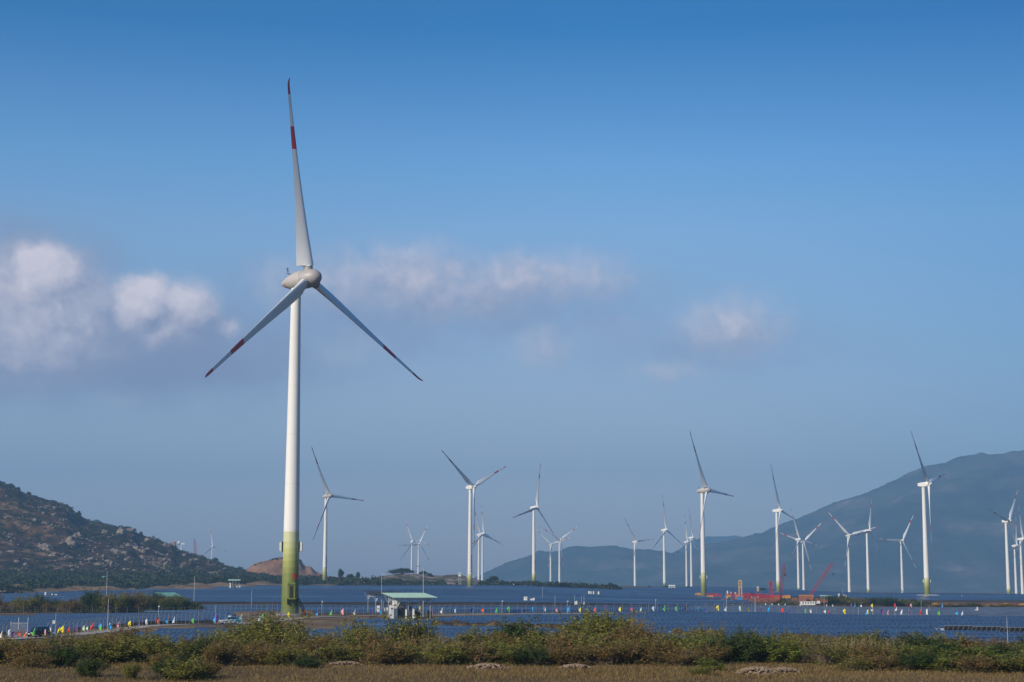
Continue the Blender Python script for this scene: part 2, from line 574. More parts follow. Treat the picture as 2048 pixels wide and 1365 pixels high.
TX = [-400, 0, 350, 600, 1000, 1400, 1800, 2450]
TAB = [
    (-400, [0] * 8), (100, [0] * 8), (152, [0] * 8), (166, [-1.0] * 8),
    (190, [-2.4] * 8),
    (260, [-2.6, -2.5, -2.3, -2.3, -2.3, -2.2, -2.2, -2.2]),
    (300, [-2.5, -2.3, -1.9, -2.2, -2.2, -2.0, -2.0, -2.0]),
    (330, [-2.4, -2.2, -0.9, -2.0, -1.9, -1.7, -1.7, -1.8]),
    (360, [-2.4, -2.2, -0.9, -1.6, -1.7, -1.5, -1.5, -1.6]),
    (410, [-2.2, -2.2, -1.3, -0.5, -1.3, -1.1, -1.2, -1.2]),
    (440, [-2.2, -2.1, -1.4, 0.0, -0.2, -0.2, -0.9, -0.9]),
    (470, [-2.2, -2.1, -1.5, -0.2, -0.2, 0.0, -1.4, -1.4]),
    (500, [-2.1, -2.0, -1.8, -1.8, -1.8, -1.9, -2.6, -2.6]),
    (640, [-1.2, -1.1, -2.1, -2.1, -2.1, -2.1, -3.0, -3.2]),
    (775, [-0.9, -0.9, -2.1, -2.2, -2.2, -2.2, -3.1, -3.5]),
    (806, [-0.6, -0.6, -0.7, -0.8, -0.9, -1.9, -3.1, -3.5]),
    (900, [0.4, 0.4, 0.5, 0.5, 0.3, -1.5, -3.0, -3.6]),
    (1000, [1.0, 1.0, 1.5, 2.0, 1.5, -0.9, -2.6, -3.4]),
    (1110, [2.2, 2.2, 2.8, 3.4, 3.0, -0.4, -1.9, -2.8]),
    (1300, [4.5, 4.5, 5.0, 6.2, 6.0, 0.3, 1.1, -0.5]),
    (1550, [13, 13, 12, 8.5, 8.5, 1.8, 1.5, -2.0]),
    (1850, [25, 25, 22, 15, 11, 5, 0.8, -4.0]),
    (2500, [30, 30, 28, 18, 14, 11, -0.5, -8.0]),
    (3500, [30, 30, 30, 20, 15, 12, 0, -10.0]),
    (14000, [30, 30, 30, 20, 15, 10, 0, -10.0]),
]
TY = np.array([t[0] for t in TAB], float)
TZ = np.array([t[1] for t in TAB], float)
TXa = np.array(TX, float)


def ground(X, Y):
    Y = float(Y)
    px = 1024 + (X / max(Y, 30.0)) * 3390
    i = int(np.clip(np.searchsorted(TY, Y) - 1, 0, len(TY) - 2))
    t = min(1, max(0, (Y - TY[i]) / (TY[i + 1] - TY[i])))
    j = int(np.clip(np.searchsorted(TXa, px) - 1, 0, len(TX) - 2))
    s = min(1, max(0, (px - TXa[j]) / (TXa[j + 1] - TXa[j])))
    s = s * s * (3 - 2 * s)
    a = TZ[i, j] * (1 - s) + TZ[i, j + 1] * s
    b = TZ[i + 1, j] * (1 - s) + TZ[i + 1, j + 1] * s
    return a * (1 - t) + b * t


def xat(px, Y, py=1200):
    return ray(px, py)[0] * Y


def gpt(px, Y, py=1200):
    X = xat(px, Y, py)
    return Vector((X, Y, ground(X, Y)))


def hit(px, py, Y0=100.0, Y1=6000.0):
    """where the sight line through a photo pixel meets the ground, walking outwards from Y0"""
    ux, uz = ray(px, py)
    Y = Y0
    while Y < Y1:
        if CAM_H + uz * Y <= ground(ux * Y, Y):
            return Vector((ux * Y, Y, ground(ux * Y, Y)))
        Y += max(1.0, Y * .004)
    return gpt(px, Y1)


def zat(py, Y):
    return CAM_H + ray(1024, py)[1] * Y


def grid_mesh(name, xs, ys, zf, m, smooth=True):
    nx, ny = len(xs), len(ys)
    V = np.zeros((ny, nx, 3))
    for j, y in enumerate(ys):
        for i, x in enumerate(xs):
            V[j, i] = zf(x, y)
    idx = np.arange(nx * ny).reshape(ny, nx)
    F = np.stack([idx[:-1, :-1], idx[:-1, 1:], idx[1:, 1:], idx[1:, :-1]], -1).reshape(-1, 4)
    me = bpy.data.meshes.new(name)
    me.vertices.add(nx * ny); me.vertices.foreach_set("co", V.reshape(-1).astype(np.float32))
    me.loops.add(F.size); me.loops.foreach_set("vertex_index", F.reshape(-1).astype(np.int32))
    me.polygons.add(len(F)); me.polygons.foreach_set("loop_start", np.arange(0, F.size, 4, dtype=np.int32))
    me.polygons.foreach_set("use_smooth", [smooth] * len(F))
    me.materials.append(m)
    me.update()
    me.validate()
    return me


ys = list(np.arange(-300, 100, 40)) + list(np.arange(100, 560, 5)) + list(np.arange(560, 1300, 20)) + list(np.arange(1300, 3000, 60)) + list(np.arange(3000, 13501, 500))
xh = list(np.arange(0, 260, 8)) + list(np.arange(260, 700, 22)) + list(np.arange(700, 2000, 80)) + list(np.arange(2000, 8801, 400))
xs = sorted(set([-x for x in xh] + xh))
gm = grid_mesh("ground", xs, ys, lambda x, y: (x, y, ground(x, y) + (noise.noise(Vector((x * .05, y * .05, 0))) * .12 if y < 600 else 0)), M["ground"])
struct("ground", gm)


def interp(pts, x):
    a = np.array(pts, float)
    return float(np.interp(x, a[:, 0], a[:, 1]))


def hill(name, prof, Yb, Yr, Yend, m, px0, px1, npx, ny, amp, nscale, base, power=.85, ridged=False, foot=None):
    """a hill whose crest stands Yr metres out; prof gives the crest height by bearing"""
    pxs = np.linspace(px0, px1, npx)
    ts = list(np.linspace(0, 1, ny)) + list(np.linspace(1.08, 1.6, 6))

    def zf(px, t):
        yb, yr = Yb, Yr
        Y = yb + (yr - yb) * t if t <= 1 else yr + (Yend - yr) * (t - 1) / .6
        X = ray(px, 1150)[0] * Y
        zr = zat(interp(prof, px), yr)
        z0 = base(X, Y)
        if t <= 1:
            k = (3 * t * t - 2 * t ** 3) * .55 + t * .45
            k = k ** power
        else:
            k = max(0, 1 - (t - 1) / .55)
        P = Vector((X * nscale, Y * nscale, 3.1))
        if ridged:
            nn = noise.ridged_multi_fractal(P, .9, 2.1, 6, 1.0, 2.0) - 1.1
        else:
            nn = noise.fractal(P, .8, 2.1, 6)
        hgt = max(zr - z0, 0)
        edge = min(1, t * 3) * (1 if t <= 1 else k)
        z = z0 + hgt * k + nn * amp * edge * min(1, hgt / (amp * 3 + .01)) * (.55 if .93 < t < 1.05 else 1)
        return (X, Y, z - (1.5 if t == 0 else 0))
    me = grid_mesh(name, pxs, ts, zf, m)
    o = struct(name, me)
    return o, zf


HILL_P = [(-500, 830), (-250, 890), (-100, 930), (0, 966), (25, 976), (45, 990), (95, 1004), (130, 1012), (160, 1036), (185, 1049), (235, 1054), (262, 1058), (275, 1074), (300, 1079),
          (330, 1091), (345, 1093), (355, 1106), (385, 1113), (420, 1124), (460, 1138), (500, 1146), (560, 1152), (700, 1158)]
M["hill"] = noise_mat("rocky_scrub_hillside", [(.30, (0.021, 0.019, 0.008)), (.44, (0.038, 0.031, 0.012)), (.50, (0.079, 0.045, 0.022)), (.56, (0.122, 0.070, 0.036)), (.58, (0.187, 0.121, 0.073)), (.66, (0.309, 0.205, 0.130))], .05, detail=14, bump=1.0,
                      stops2=[(.38, (.45, .5, .45)), (.62, (1.1, 1.05, 1.0))], scale2=.008)
M["mount"] = noise_mat("forested_mountainside", [(.32, (.012, .022, .012)), (.48, (.035, .048, .024)), (.56, (.065, .062, .04)), (.65, (.12, .10, .08)), (.74, (.33, .27, .23))], .005, detail=12, bump=.5,
                       stops2=[(.35, (.6, .65, .6)), (.65, (1.15, 1.1, 1.05))], scale2=.0011)
_, hill_f = hill("hill", HILL_P, 1720, 2300, 2700, M["hill"], -500, 700, 300, 90, 9, .012, ground)
hill("distant_hill", [(100, 1080), (160, 1055), (180, 1042), (190, 1040), (205, 1048), (225, 1052), (260, 1075), (330, 1110), (420, 1150)], 3400, 3800, 4300, M["mount"], 80, 430, 80, 24, 10, .004, ground)
hill("low_mountain", [(900, 1178), (960, 1152), (1000, 1135), (1060, 1114), (1100, 1108), (1130, 1101), (1200, 1096), (1230, 1094), (1262, 1100), (1300, 1106), (1340, 1112), (1400, 1118), (1500, 1130), (1700, 1150)], 6900, 8200, 9200,
     M["mount"], 880, 1700, 160, 50, 44, .0020, ground, ridged=True)
hill("far_mountain", [(1280, 1150), (1330, 1118), (1380, 1092), (1420, 1081), (1445, 1077), (1470, 1076), (1500, 1082), (1600, 1090), (1800, 1100)], 10200, 11500, 12500, M["mount"], 1260, 1800, 90, 26, 40, .0018, ground)
hill("mountain", [(1250, 1172), (1330, 1130), (1400, 1106), (1480, 1085), (1540, 1067), (1600, 1043), (1650, 1022), (1700, 1003), (1750, 985), (1800, 965), (1850, 945), (1900, 936), (1950, 920), (1972, 912), (1988, 914), (2010, 910), (2060, 907), (2150, 893), (2400, 860), (2700, 850)],
     6200, 8600, 9800, M["mount"], 1240, 2700, 260, 80, 60, .0013, ground, ridged=True)
# quarried mound and the rocky knoll behind the far field
M["quarry"] = noise_mat("orange_quarry_face", [(.3, (.12, .068, .042)), (.5, (.23, .125, .073)), (.7, (.33, .195, .12))], .05, bump=.4, stretch=(1, 1, .4))
M["knoll"] = noise_mat("rocky_knoll_ground", [(.30, (.035, .045, .02)), (.46, (.07, .07, .04)), (.53, (.17, .125, .10)), (.66, (.33, .27, .24))], .06, bump=.4)
hill("quarry_hill", [(470, 1156), (492, 1140), (505, 1130), (525, 1124), (550, 1116), (575, 1113), (598, 1118), (606, 1130), (612, 1136), (622, 1136), (632, 1146), (650, 1152), (690, 1158)], 2050, 2090, 2400, M["quarry"], 465, 700, 80, 30, 3.5, .03, ground, power=.5)
hill("knoll", [(640, 1172), (690, 1163), (730, 1160), (760, 1154), (800, 1152), (830, 1149), (880, 1152), (920, 1153), (960, 1160), (1000, 1168), (1080, 1172)], 1640, 1760, 2000, M["knoll"], 640, 1080, 110, 26, 3, .03, ground, power=.6)

# ------------------------------------------------------------------ wind turbines
BR = 51.0


def blade_mesh(name, abrupt, pitch=0):
    n = 18
    st = [1.4, 2.3, 3.1, 3.25, 4.5, 6.5, 9, 12, 15, 18, 21, 25, 29, BR * .645, BR * .645 + .02, 36, BR * .76, BR * .76 + .02, 42, BR * .875, BR * .875 + .02, 47, 49.3, 50.4, 50.9, 51.15]
    ch = [(3.2, 4.7), (5, 4.5), (9, 3.95), (14, 3.3), (20, 2.65), (27, 2.0), (33, 1.6), (40, 1.2), (46, .95), (49.5, .75), (50.5, .55), (51.2, .2)] if abrupt else \
         [(2, 2.3), (5, 3.0), (9, 3.9), (12, 3.7), (16, 3.1), (22, 2.45), (28, 1.95), (33, 1.6), (40, 1.2), (46, .9), (49.5, .7), (50.5, .5), (51.2, .2)]
    rings, mis = [], []
    for r in st:
        if abrupt:
            w = 0 if r < 3.2 else 1
        else:
            w = min(1, max(0, (r - 2.4) / 6.0)); w = w * w * (3 - 2 * w)
        c = interp(ch, r)
        th_rel = interp([(3, .42), (9, .30), (20, .22), (40, .17), (51, .14)], r)
        tw = R(pitch) + R(interp([(2, 34), (6, 29), (12, 22), (25, 16), (51, 9)], r))
        bend = -.5 * (r / BR) ** 3 - (max(0, r - 49.9) ** 1.3 * .38 if abrupt else 0)
        ring = []
        for i in range(n):
            t = 2 * math.pi * i / n
            s = (1 + math.cos(t)) / 2
            xa = c * (s - .68)
            ya = th_rel * c * .62 * math.sin(t) * s ** .55 + .03 * c * math.sin(math.pi * s)
            xc, yc = 1.02 * math.cos(t), 1.02 * math.sin(t)
            x, y = xc * (1 - w) + xa * w, yc * (1 - w) + ya * w
            ring.append((x * math.cos(tw) + y * math.sin(tw), -x * math.sin(tw) + y * math.cos(tw) + bend, r))
        rings.append(ring)
        mis.append(1 if (BR * .645 < r < BR * .76) or r > BR * .876 else 0)
    b = MB()
    b.rings(rings, mis=mis)
    me_o = b.build(name, [M["blade_white"], M["red_band"]], smooth=True)
    me = me_o.data
    bpy.data.objects.remove(me_o)
    return me


def lathe_y(mb, prof, n=28, mi=0, mis=None):
    """prof: (station along the axis, radius); the axis runs along -Y towards the front"""
    mb.rings([[(r * math.cos(2 * math.pi * i / n), -s, r * math.sin(2 * math.pi * i / n)) for i in range(n)] for s, r in prof], mi, caps=True, mis=mis)


def make_hub(kind):
    b = MB()
    if kind == "egg":
        lathe_y(b, [(3.55, .05), (3.4, .7), (3.0, 1.3), (2.3, 1.85), (1.3, 2.22), (0, 2.42), (-1.3, 2.48), (-1.62, 2.46)])
        rr, r0, r1 = 1.16, 1.5, 3.0
    else:
        lathe_y(b, [(2.6, .05), (2.4, .6), (1.8, 1.15), (.9, 1.5), (0, 1.62), (-1.0, 1.62)])
        rr, r0, r1 = 1.18, .9, 2.1
    for k in range(3):
        a = 2 * math.pi * k / 3
        d = Vector((math.sin(a), 0, math.cos(a)))
        b.tube(d * r0, d * r1, rr, rr * .97, 18)
        b.tube(d * (r1 - .12), d * (r1 + .06), rr * 1.04, rr * 1.04, 18)
    return b


def make_nacelle(kind):
    b = MB()
    if kind == "egg":
        lathe_y(b, [(-1.70, 2.44), (-2.2, 2.5), (-3.6, 2.42), (-3.62, 2.38), (-3.75, 2.40), (-5.0, 2.16), (-6.2, 1.80), (-7.2, 1.42), (-8.2, .95), (-8.9, .5), (-9.2, .08)])
    else:
        # ring generator, then a box with a sloping underside towards the tail
        lathe_y(b, [(.0, 1.75), (-.1, 2.55), (-1.5, 2.62), (-1.75, 2.2)], n=24)
        sec = []
        for y, hw, zt, zb in ((1.6, 1.7, 1.75, -1.75), (4.5, 1.75, 1.65, -1.75), (7.6, 1.6, 1.45, -1.15), (8.3, 1.35, 1.2, -.85)):
            k = .28
            sec.append([(-hw, y, zb + k), (-hw + k, y, zb), (hw - k, y, zb), (hw, y, zb + k), (hw, y, zt - k), (hw - k, y, zt), (-hw + k, y, zt), (-hw, y, zt - k)])
        b.rings(sec)
    return b


def vane(kind):
    b = MB()
    if kind == "egg":
        b.tube((0, 5.4, 1.9), (0, 6.9, 2.55), .12, .11, 6)
        b.tube((-.55, 6.9, 2.55), (.55, 6.9, 2.55), .05, .05, 6)
        b.tube((0, 6.9, 2.5), (0, 6.9, 3.9), .08, .07, 6)
        b.tube((-.4, 6.9, 3.25), (.4, 6.9, 3.25), .09, .09, 6)
        b.box((0, 6.95, 3.85), (.5, .4, .16))
    else:
        b.tube((0, 6.2, 1.3), (0, 6.2, 2.9), .06, .06, 6)
        b.box((0, 6.2, 2.6), (1.3, .12, .1))
    return b


MESH = {}


def shared(key, fn, mats, smooth=True):
    if key not in MESH:
        o = fn().build(key.split("|")[0], mats, smooth=smooth)
        MESH[key] = o.data
        bpy.data.objects.remove(o)
    return MESH[key]


BLADE = {"egg": blade_mesh("blade", True, 0), "box": blade_mesh("blade", False, 0)}


def t_rad(h, H):
    return 2.22 + (1.2 - 2.22) * (h / H)


def patch(mb, H, z0, z1, a0, a1, mi=0, off=.012, nseg=4):
    """a piece of lettering or sign wrapped on a tower; angles in degrees from the camera side, to the right positive"""
    rows = []
    for z in (z0, z1):
        r = t_rad(z, H) + off
        rows.append([(r * math.sin(R(a0 + (a1 - a0) * i / nseg)), -r * math.cos(R(a0 + (a1 - a0) * i / nseg)), z) for i in range(nseg + 1)])
    o = len(mb.v)
    mb.v += rows[0] + rows[1]
    for i in range(nseg):
        mb.f.append((o + i, o + i + 1, o + nseg + 2 + i, o + nseg + 1 + i)); mb.m.append(mi)


def turbine(px, hub_py, Y, phi_eff, alpha, kind, green, label, letters=None, boxes=False, big=False, bs=1.0):
    ux, uz = ray(px, hub_py)
    phi = R(phi_eff) - math.atan(ux)
    ov = 4.3
    hubp = Vector((ux * Y, Y, CAM_H + uz * Y))
    bx, by = hubp.x - ov * math.sin(phi), hubp.y + ov * math.cos(phi)
    gz = ground(bx, by)
    H = hubp.z - gz
    root = tag(empty("wind_turbine", (bx, by, gz)), label, "wind turbine", "white wind turbines across the plain")
    # tower
    Ht = H - (2.0 if kind == "egg" else 1.4)
    hs, mi = [], []
    edges = [e * green / 20.9 for e in (4.6, 7.0, 8.9, 10.5, 12.0, 13.6, 15.2, 16.8, 18.4, 20.9)] if green else []
    zs = sorted(set([-.6, 0] + edges + [e + .015 for e in edges[:-1]] + list(np.linspace(green + .02, Ht, 8))))
    b = MB()
    n = 40 if big else 20
    rings = [[(t_rad(max(z, 0), H) * math.cos(2 * math.pi * i / n), t_rad(max(z, 0), H) * math.sin(2 * math.pi * i / n), z) for i in range(n)] for z in zs]
    for z in zs:
        k = 10
        for q, e in enumerate(edges):
            if z < e - 1e-4:
                k = q
                break
        mi.append(k)
    b.rings(rings, mis=mi)
    tw = b.build("tower", [M["green%d" % i] for i in range(10)] + [M["tower_white"]], root, smooth=True)
    if big:
        for z in (21.2, 33, 45.5, 58, 70.5):
            sm = MB()
            r = t_rad(z, H) + .015
            sm.rings([[(r * math.cos(2 * math.pi * i / n), r * math.sin(2 * math.pi * i / n), zz) for i in range(n)] for zz in (z, z + .06)], caps=False)
            sm.build("seam_ring", M["lightbox"], tw, smooth=True)
    if boxes:
        for sgn in (-1, 1):
            lb = MB()
            r = t_rad(17, H)
            z = green * .82
            lb.box((sgn * (r + .16), 0, z), (.30, 1.1, 2.5), 1)
            lb.rings([[(sgn * (r + .3 + d), y, zz) for y, zz in ((-.75, z - q), (.75, z - q), (.75, z + q), (-.75, z + q))] for d, q in ((0, 1.3), (.55, 1.0))][::sgn], 0)
            lb.build("light_box", [M["lightbox"], M["dark"]], root)
    if letters:
        lb = MB()
        z = letters[0]
        a0 = letters[2] if len(letters) > 2 else 22
        gl = [(0, 1, 0, .35), (.0, .35, .35, 1), (.65, 1, .35, .8)], [(0, .3, 0, 1), (.3, 1, .35, .65)], [(0, 1, .0, .3), (.35, .65, .3, 1), (.0, .3, .3, .7)], [(0, 1, .7, 1), (.0, .35, 0, .7), (.65, 1, 0, .4)], [(0, .3, 0, 1), (.7, 1, 0, 1), (.3, .7, .4, .65)]
        k = 0
        while z < letters[1]:
            for (u0, u1, v0, v1) in gl[k % 5]:
                patch(lb, H, z + v0 * 1.9, z + v1 * 1.9, a0 + u0 * 42, a0 + u1 * 42)
            z += 2.5; k += 1
        lb.build("lettering", M["red_letter"], tw)
    if green and not big and green > 12:
        lb = MB()
        patch(lb, H, green * .44, green * .44 + 1.3, 25, 62)
        lb.build("number_plate", M["red_letter"], tw)
    # nacelle, hub, blades
    RZ = Matrix.Rotation(phi, 4, "Z")
    top = Matrix.Translation((0, 0, H))
    hc = Vector((ov * math.sin(phi), -ov * math.cos(phi), H))
    base = Matrix.Translation(hc) @ RZ @ Matrix.Rotation(R(-5), 4, "X")
    nac = link("nacelle", shared("nacelle|" + kind, lambda: make_nacelle(kind), M["nacelle"] if kind == "egg" else M["white"]), root)
    nac.matrix_basis = base
    v = link("wind_vane", shared("wind_vane|" + kind, lambda: vane(kind), M["dark"] if kind == "egg" else M["white"], False), nac)
    if big:
        e = MB()
        e.box((-1.26, 7.0, -.55), (.3, .42, .42), 0)
        e.box((-1.20, 6.75, -.98), (.3, .36, .22), 1)
        e.build("emblem", [M["dark"], M["red_letter"]], nac)
    hub = link("hub", shared("hub|" + kind, lambda: make_hub(kind), M["hub_grey"] if kind == "egg" else M["white"]), root)
    hub.matrix_basis = base @ Matrix.Rotation(R(alpha), 4, "Y")
    for k in range(3):
        bl = link("blade", BLADE[kind], root)
        bl.matrix_basis = base @ Matrix.Rotation(R(alpha + 120 * k), 4, "Y") @ Matrix.Scale(bs, 4, (0, 0, 1))
    return root, H


root, H = turbine(619, 557, 424, 52, -5.6, "egg", 20.9, "huge nearest white wind turbine with grey egg nacelle and green banded base", boxes=True, big=True, bs=1.035)
tow = [c for c in root.children if c.name.startswith("tower")][0]
d = MB()
prof = [(-.95, 0), (.95, 0), (.95, 3.3)] + [(.95 * math.cos(t), 3.3 + .75 * math.sin(t)) for t in np.linspace(.15, math.pi - .15, 9)] + [(-.95, 3.3)]
rr = 1.62
ang = R(13)
Mx = Matrix.Rotation(ang, 4, "Z")
d.rings([[Mx @ Vector((x, -y, z + 4.3)) for x, z in prof] for y in (rr, 2.55)])
d.rings([[Mx @ Vector((x * 1.1, -y, z * 1.03 + 4.28)) for x, z in prof[2:]] for y in (2.55, 2.75)])
d.box(Mx @ Vector((0, -2.45, 4.15)), (2.3, 1.6, .25), rot=Mx.to_3x3())
d.box(Mx @ Vector((-.85, -2.3, 3.5)), (.3, 1.0, 1.3), 1, rot=Mx.to_3x3())
dh = d.build("door_housing", [M["green3"], M["grille"]], root)
d = MB()
d.box(Mx @ Vector((-.02, -2.6, 5.9)), (.86, .12, 2.9), rot=Mx.to_3x3())
for k in range(6):
    d.box(Mx @ Vector((-.02, -2.665, 4.8 + k * .45)), (.8, .03, .06), rot=Mx.to_3x3())
d.build("door", M["grille"], dh)
patchm = MB()
patch(patchm, H, 9.0, 10.4, 22, 62)
patchm.build("number_plate", M["red_letter"], tow)
d = MB()
for k in range(14):
    t = k / 13
    d.box((1.9 + 2.0 * t, -1.5 + .5 * t, 4.1 * (1 - t)), (.34, 1.0, .10))
for sgn in (-.5, .5):
    d.tube((1.8, -1.5 + sgn, 4.1), (4.0, -1.0 + sgn, 0), .16)
    d.tube((1.8, -1.5 + sgn, 5.2), (4.0, -1.0 + sgn, 1.1), .07)
    for k in range(6):
        t = k / 5
        d.tube((1.8 + 2.2 * t, -1.5 + .5 * t + sgn, 4.1 - 4.1 * t), (1.8 + 2.2 * t, -1.5 + .5 * t + sgn, 5.2 - 4.1 * t), .06)
d.box((1.75, -1.6, 4.12), (.9, 1.4, .14))
d.build("stair", M["dark"], root)
d = MB()
d.rings([[(r * math.cos(t), r * math.sin(t), z) for t in np.linspace(0, 2 * math.pi, 33)[:-1]] for r, z in ((4.2, -.3), (4.0, .35), (3.2, .45))])
d.build("plinth", M["conc"], root)

TURB = [  # hub px, hub py, Y, yaw seen, blade angle, kind, green height, label, letters, boxes
    (659, 992, 1590, 50, 93, "egg", 18, "distant egg nacelle turbine right behind the huge turbine, one blade level", (12, 28), True),
    (426, 1093, 4250, 24, 111, "box", 0, "small white turbine rising behind the rocky hill shoulder at left", None, False),
    (826, 1083, 3420, 30, 99, "box", 0, "left turbine of the small crossed pair over the umbrella tree", None, False),
    (839, 1089, 3560, 28, 27, "box", 0, "right turbine of the small crossed pair over the umbrella tree", None, False),
    (948, 974, 1470, 50, 66, "box", 12, "tall turbine with blades in a Y beside the small watchtower", (14, 28), True),
    (961.6, 1069.5, 2800, 47, 105, "box", 0, "turbine half hidden by the tall Y-bladed turbine, nearest to its tower", (3, 12), False),
    (968, 1067, 3060, 41, 117, "box", 0, "turbine just right of the tall Y-bladed turbine, blade straight up", None, False),
    (1074, 1015, 1840, 56, 15, "box", 13, "mid-size turbine with one upright blade and green foot, left of the low mountain", (16, 27), False),
    (1103, 1089, 3430, 26, 72, "box", 0, "smaller left turbine of the close pair before the low mountain", (1, 6), False),
    (1121.5, 1080, 3060, 35, 58, "box", 0, "right turbine of the close pair before the low mountain", (1, 8), False),
    (1273, 1083.6, 3000, 53, 84, "box", 0, "lone slim turbine with a level right blade before the low mountain", None, False),
    (1332.8, 1060, 2440, 59, 117, "box", 6, "turbine spreading a wide inverted Y before the mountain saddle", None, False),
    (1375.5, 1084, 3200, 47, 117, "box", 0, "left turbine of the pair half behind the green-footed egg nacelle turbine", (1, 8), False),
    (1386, 1075.5, 2980, 62, 114, "box", 0, "right turbine of the pair half behind the green-footed egg nacelle turbine", (1, 10), False),
    (1414, 980.6, 1322, 66, 93, "egg", 19, "egg nacelle turbine with green foot standing by the crimson crane yard", None, True),
    (1561, 1021, 1757, 72, 100, "box", 12, "tall box nacelle turbine standing behind the two red masts", None, False),
    (1599.4, 1078.7, 2660, 53, 102, "box", 4, "left turbine of the crossed pair between the two red crane booms", (5, 16), False),
    (1608, 1084, 2800, 30, 48, "box", 0, "right turbine of the crossed pair between the two red crane booms", (1, 12), False),
    (1699, 1071, 2480, 33, 75, "box", 0, "turbine with blades in a Y right of the leaning red crane boom", (4, 16), False),
    (1739.4, 1062, 2225, 65, 21, "box", 7, "turbine with an upright blade, second right of the leaning crane boom", (8, 20), False),
    (1805.5, 1082, 2600, 41, 33, "box", 0, "small turbine left of the tall turbine on the right", (4, 14), False),
    (1857.8, 968.4, 1272, 75, 78, "box", 14.5, "tallest turbine in front of the big mountain with green foot on a pale plinth", None, True),
    (2019, 1042, 1815, 66, 42, "box", 8, "left and largest turbine of the three at the far right edge", (11, 24), False),
    (2034, 1091.6, 2650, 68, 12, "box", 4, "smallest turbine in the middle of the three at the far right edge", (9, 22), False),
    (2046.5, 1078, 2340, 68, 117, "box", 0, "rightmost turbine of the three, cut by the right edge", None, False),
]
for t in TURB:
    turbine(t[0], t[1], t[2], t[3], t[4], t[5], t[6], t[7], t[8], t[9])
# concrete plinth apron round the tall right-hand turbine
q = hit(1856, 1194, 1150)
d = MB()
d.rings([[(r * math.cos(t) * 1.5, r * math.sin(t), z) for t in np.linspace(0, 2 * math.pi, 33)[:-1]] for r, z in ((13, -.6), (8, 1.1), (4.5, 1.8))])
o = d.build("pavement", M["slab"], loc=gpt(1855, 1276))
o["kind"] = "structure"; tag(o, "pale concrete apron round the foot of the tall right turbine", "pavement")
# turbine still without blades behind the hill
uz = ray(363, 1088)
Y = 4200
d = MB()
g0 = ground(uz[0] * Y, Y)
rt = tag(empty("wind_turbine", (uz[0] * Y, Y, g0)), "unfinished turbine without blades peeping over the hill at left", "wind turbine", "white wind turbines across the plain")
Hh = CAM_H + uz[1] * Y - g0
d.tube((0, 0, 0), (0, 0, Hh - 2), 2.3, 1.6, 16)
d.build("tower", M["tower_white"], rt, smooth=True)
d = MB()
d.rings([[(x, y, z) for y, z in ((-2.2, Hh - 2.2), (2.2, Hh - 2.2), (2.2, Hh + 2.4), (-2.2, Hh + 2.4))] for x in (-3, 8)])
d.build("nacelle", M["white"], rt)
d = MB()
d.tube((-9, 0, Hh + 2), (-4, 0, Hh + 2), 5.0, 5.0, 20)
d.build("generator_ring", M["cab_white"], rt)

# ------------------------------------------------------------------ solar farm
TL, TD, TILT = 18.0, 3.36, R(11)


def table_geo(b, uvs, L, flip=False, grey_face=False, org=(0, 0, 0), slope=0.0, yaw=0.0, th=.05, jit=0.0, h0=.55):
    tl = TILT + jit + (R(15) if flip else 0)
    ca, sa = math.cos(tl), math.sin(tl)
    lo, hi = (-TD / 2 * ca, h0), (TD / 2 * ca, h0 + TD * sa)
    if flip:
        lo, hi = (-TD / 2 * ca, h0 + TD * sa), (TD / 2 * ca, h0)
    P = []
    for zoff in (0, -th):
        for x, (y, z) in ((-L / 2, lo), (L / 2, lo), (L / 2, hi), (-L / 2, hi)):
            c, s_ = math.cos(yaw), math.sin(yaw)
            P.append((org[0] + x * c - y * s_, org[1] + x * s_ + y * c, org[2] + z + zoff + x * slope))
    b.add(P, [(0, 1, 2, 3)], 2 if grey_face else 0)
    k = len(b.v) - 8
    b.f += [(k + 7, k + 6, k + 5, k + 4), (k, k + 4, k + 5, k + 1), (k + 2, k + 6, k + 7, k + 3), (k + 1, k + 5, k + 6, k + 2), (k + 3, k + 7, k + 4, k)]
    b.m += [1, 0, 0, 0, 0]
    nu = round(L / 1.0)
    uvs += [(0, 0), (nu, 0), (nu, 2), (0, 2)]
    for _ in range(5):
        uvs += [(.5, .25)] * 4


def with_uv(o, uvs):
    u = o.data.uv_layers.new(name="uv")
    u.data.foreach_set("uv", np.array(uvs, np.float32).reshape(-1))
    return o


def frame_geo():
    b = MB()
    ca, sa = math.cos(TILT), math.sin(TILT)
    for x in np.linspace(-TL / 2 + 1, TL / 2 - 1, 6):
        for y in (-TD * .28, TD * .28):
            b.tube((x, y, -.6), (x, y, .55 + (y + TD / 2 * ca) * math.tan(TILT) - .06), .045, .045, 5)
        b.tube((x, -TD * .45, .47), (x, TD * .45, .47 + TD * .9 * sa), .035, .035, 4)
    for y in (-TD * .28, TD * .28):
        z = .55 + (y + TD / 2 * ca) * math.tan(TILT) - .08
        b.tube((-TL / 2, y, z), (TL / 2, y, z), .035, .035, 4)
    return b


pmesh = []
for j in range(5):
    b, uvs = MB(), []
    table_geo(b, uvs, TL, jit=R((j - 2) * .5))
    o = with_uv(b.build("panel_face", [M["panel"], M["panel_back"]]), uvs)
    pmesh.append(o.data)
    bpy.data.objects.remove(o)
fo = frame_geo().build("support_frame", M["frame_steel"])
fmesh = fo.data
bpy.data.objects.remove(fo)


def near_end(px):
    return interp([(300, 300), (350, 310), (700, 318), (745, 330), (765, 392), (900, 405), (1000, 418), (1300, 432), (1500, 436), (1700, 424), (1900, 412), (2400, 405)], px)


def ditch(px):
    return interp([(300, 340), (850, 338), (1060, 322), (1400, 272), (1700, 238), (2048, 214), (2400, 200)], px)


slots = []       # (x, y, slope, block, flip)
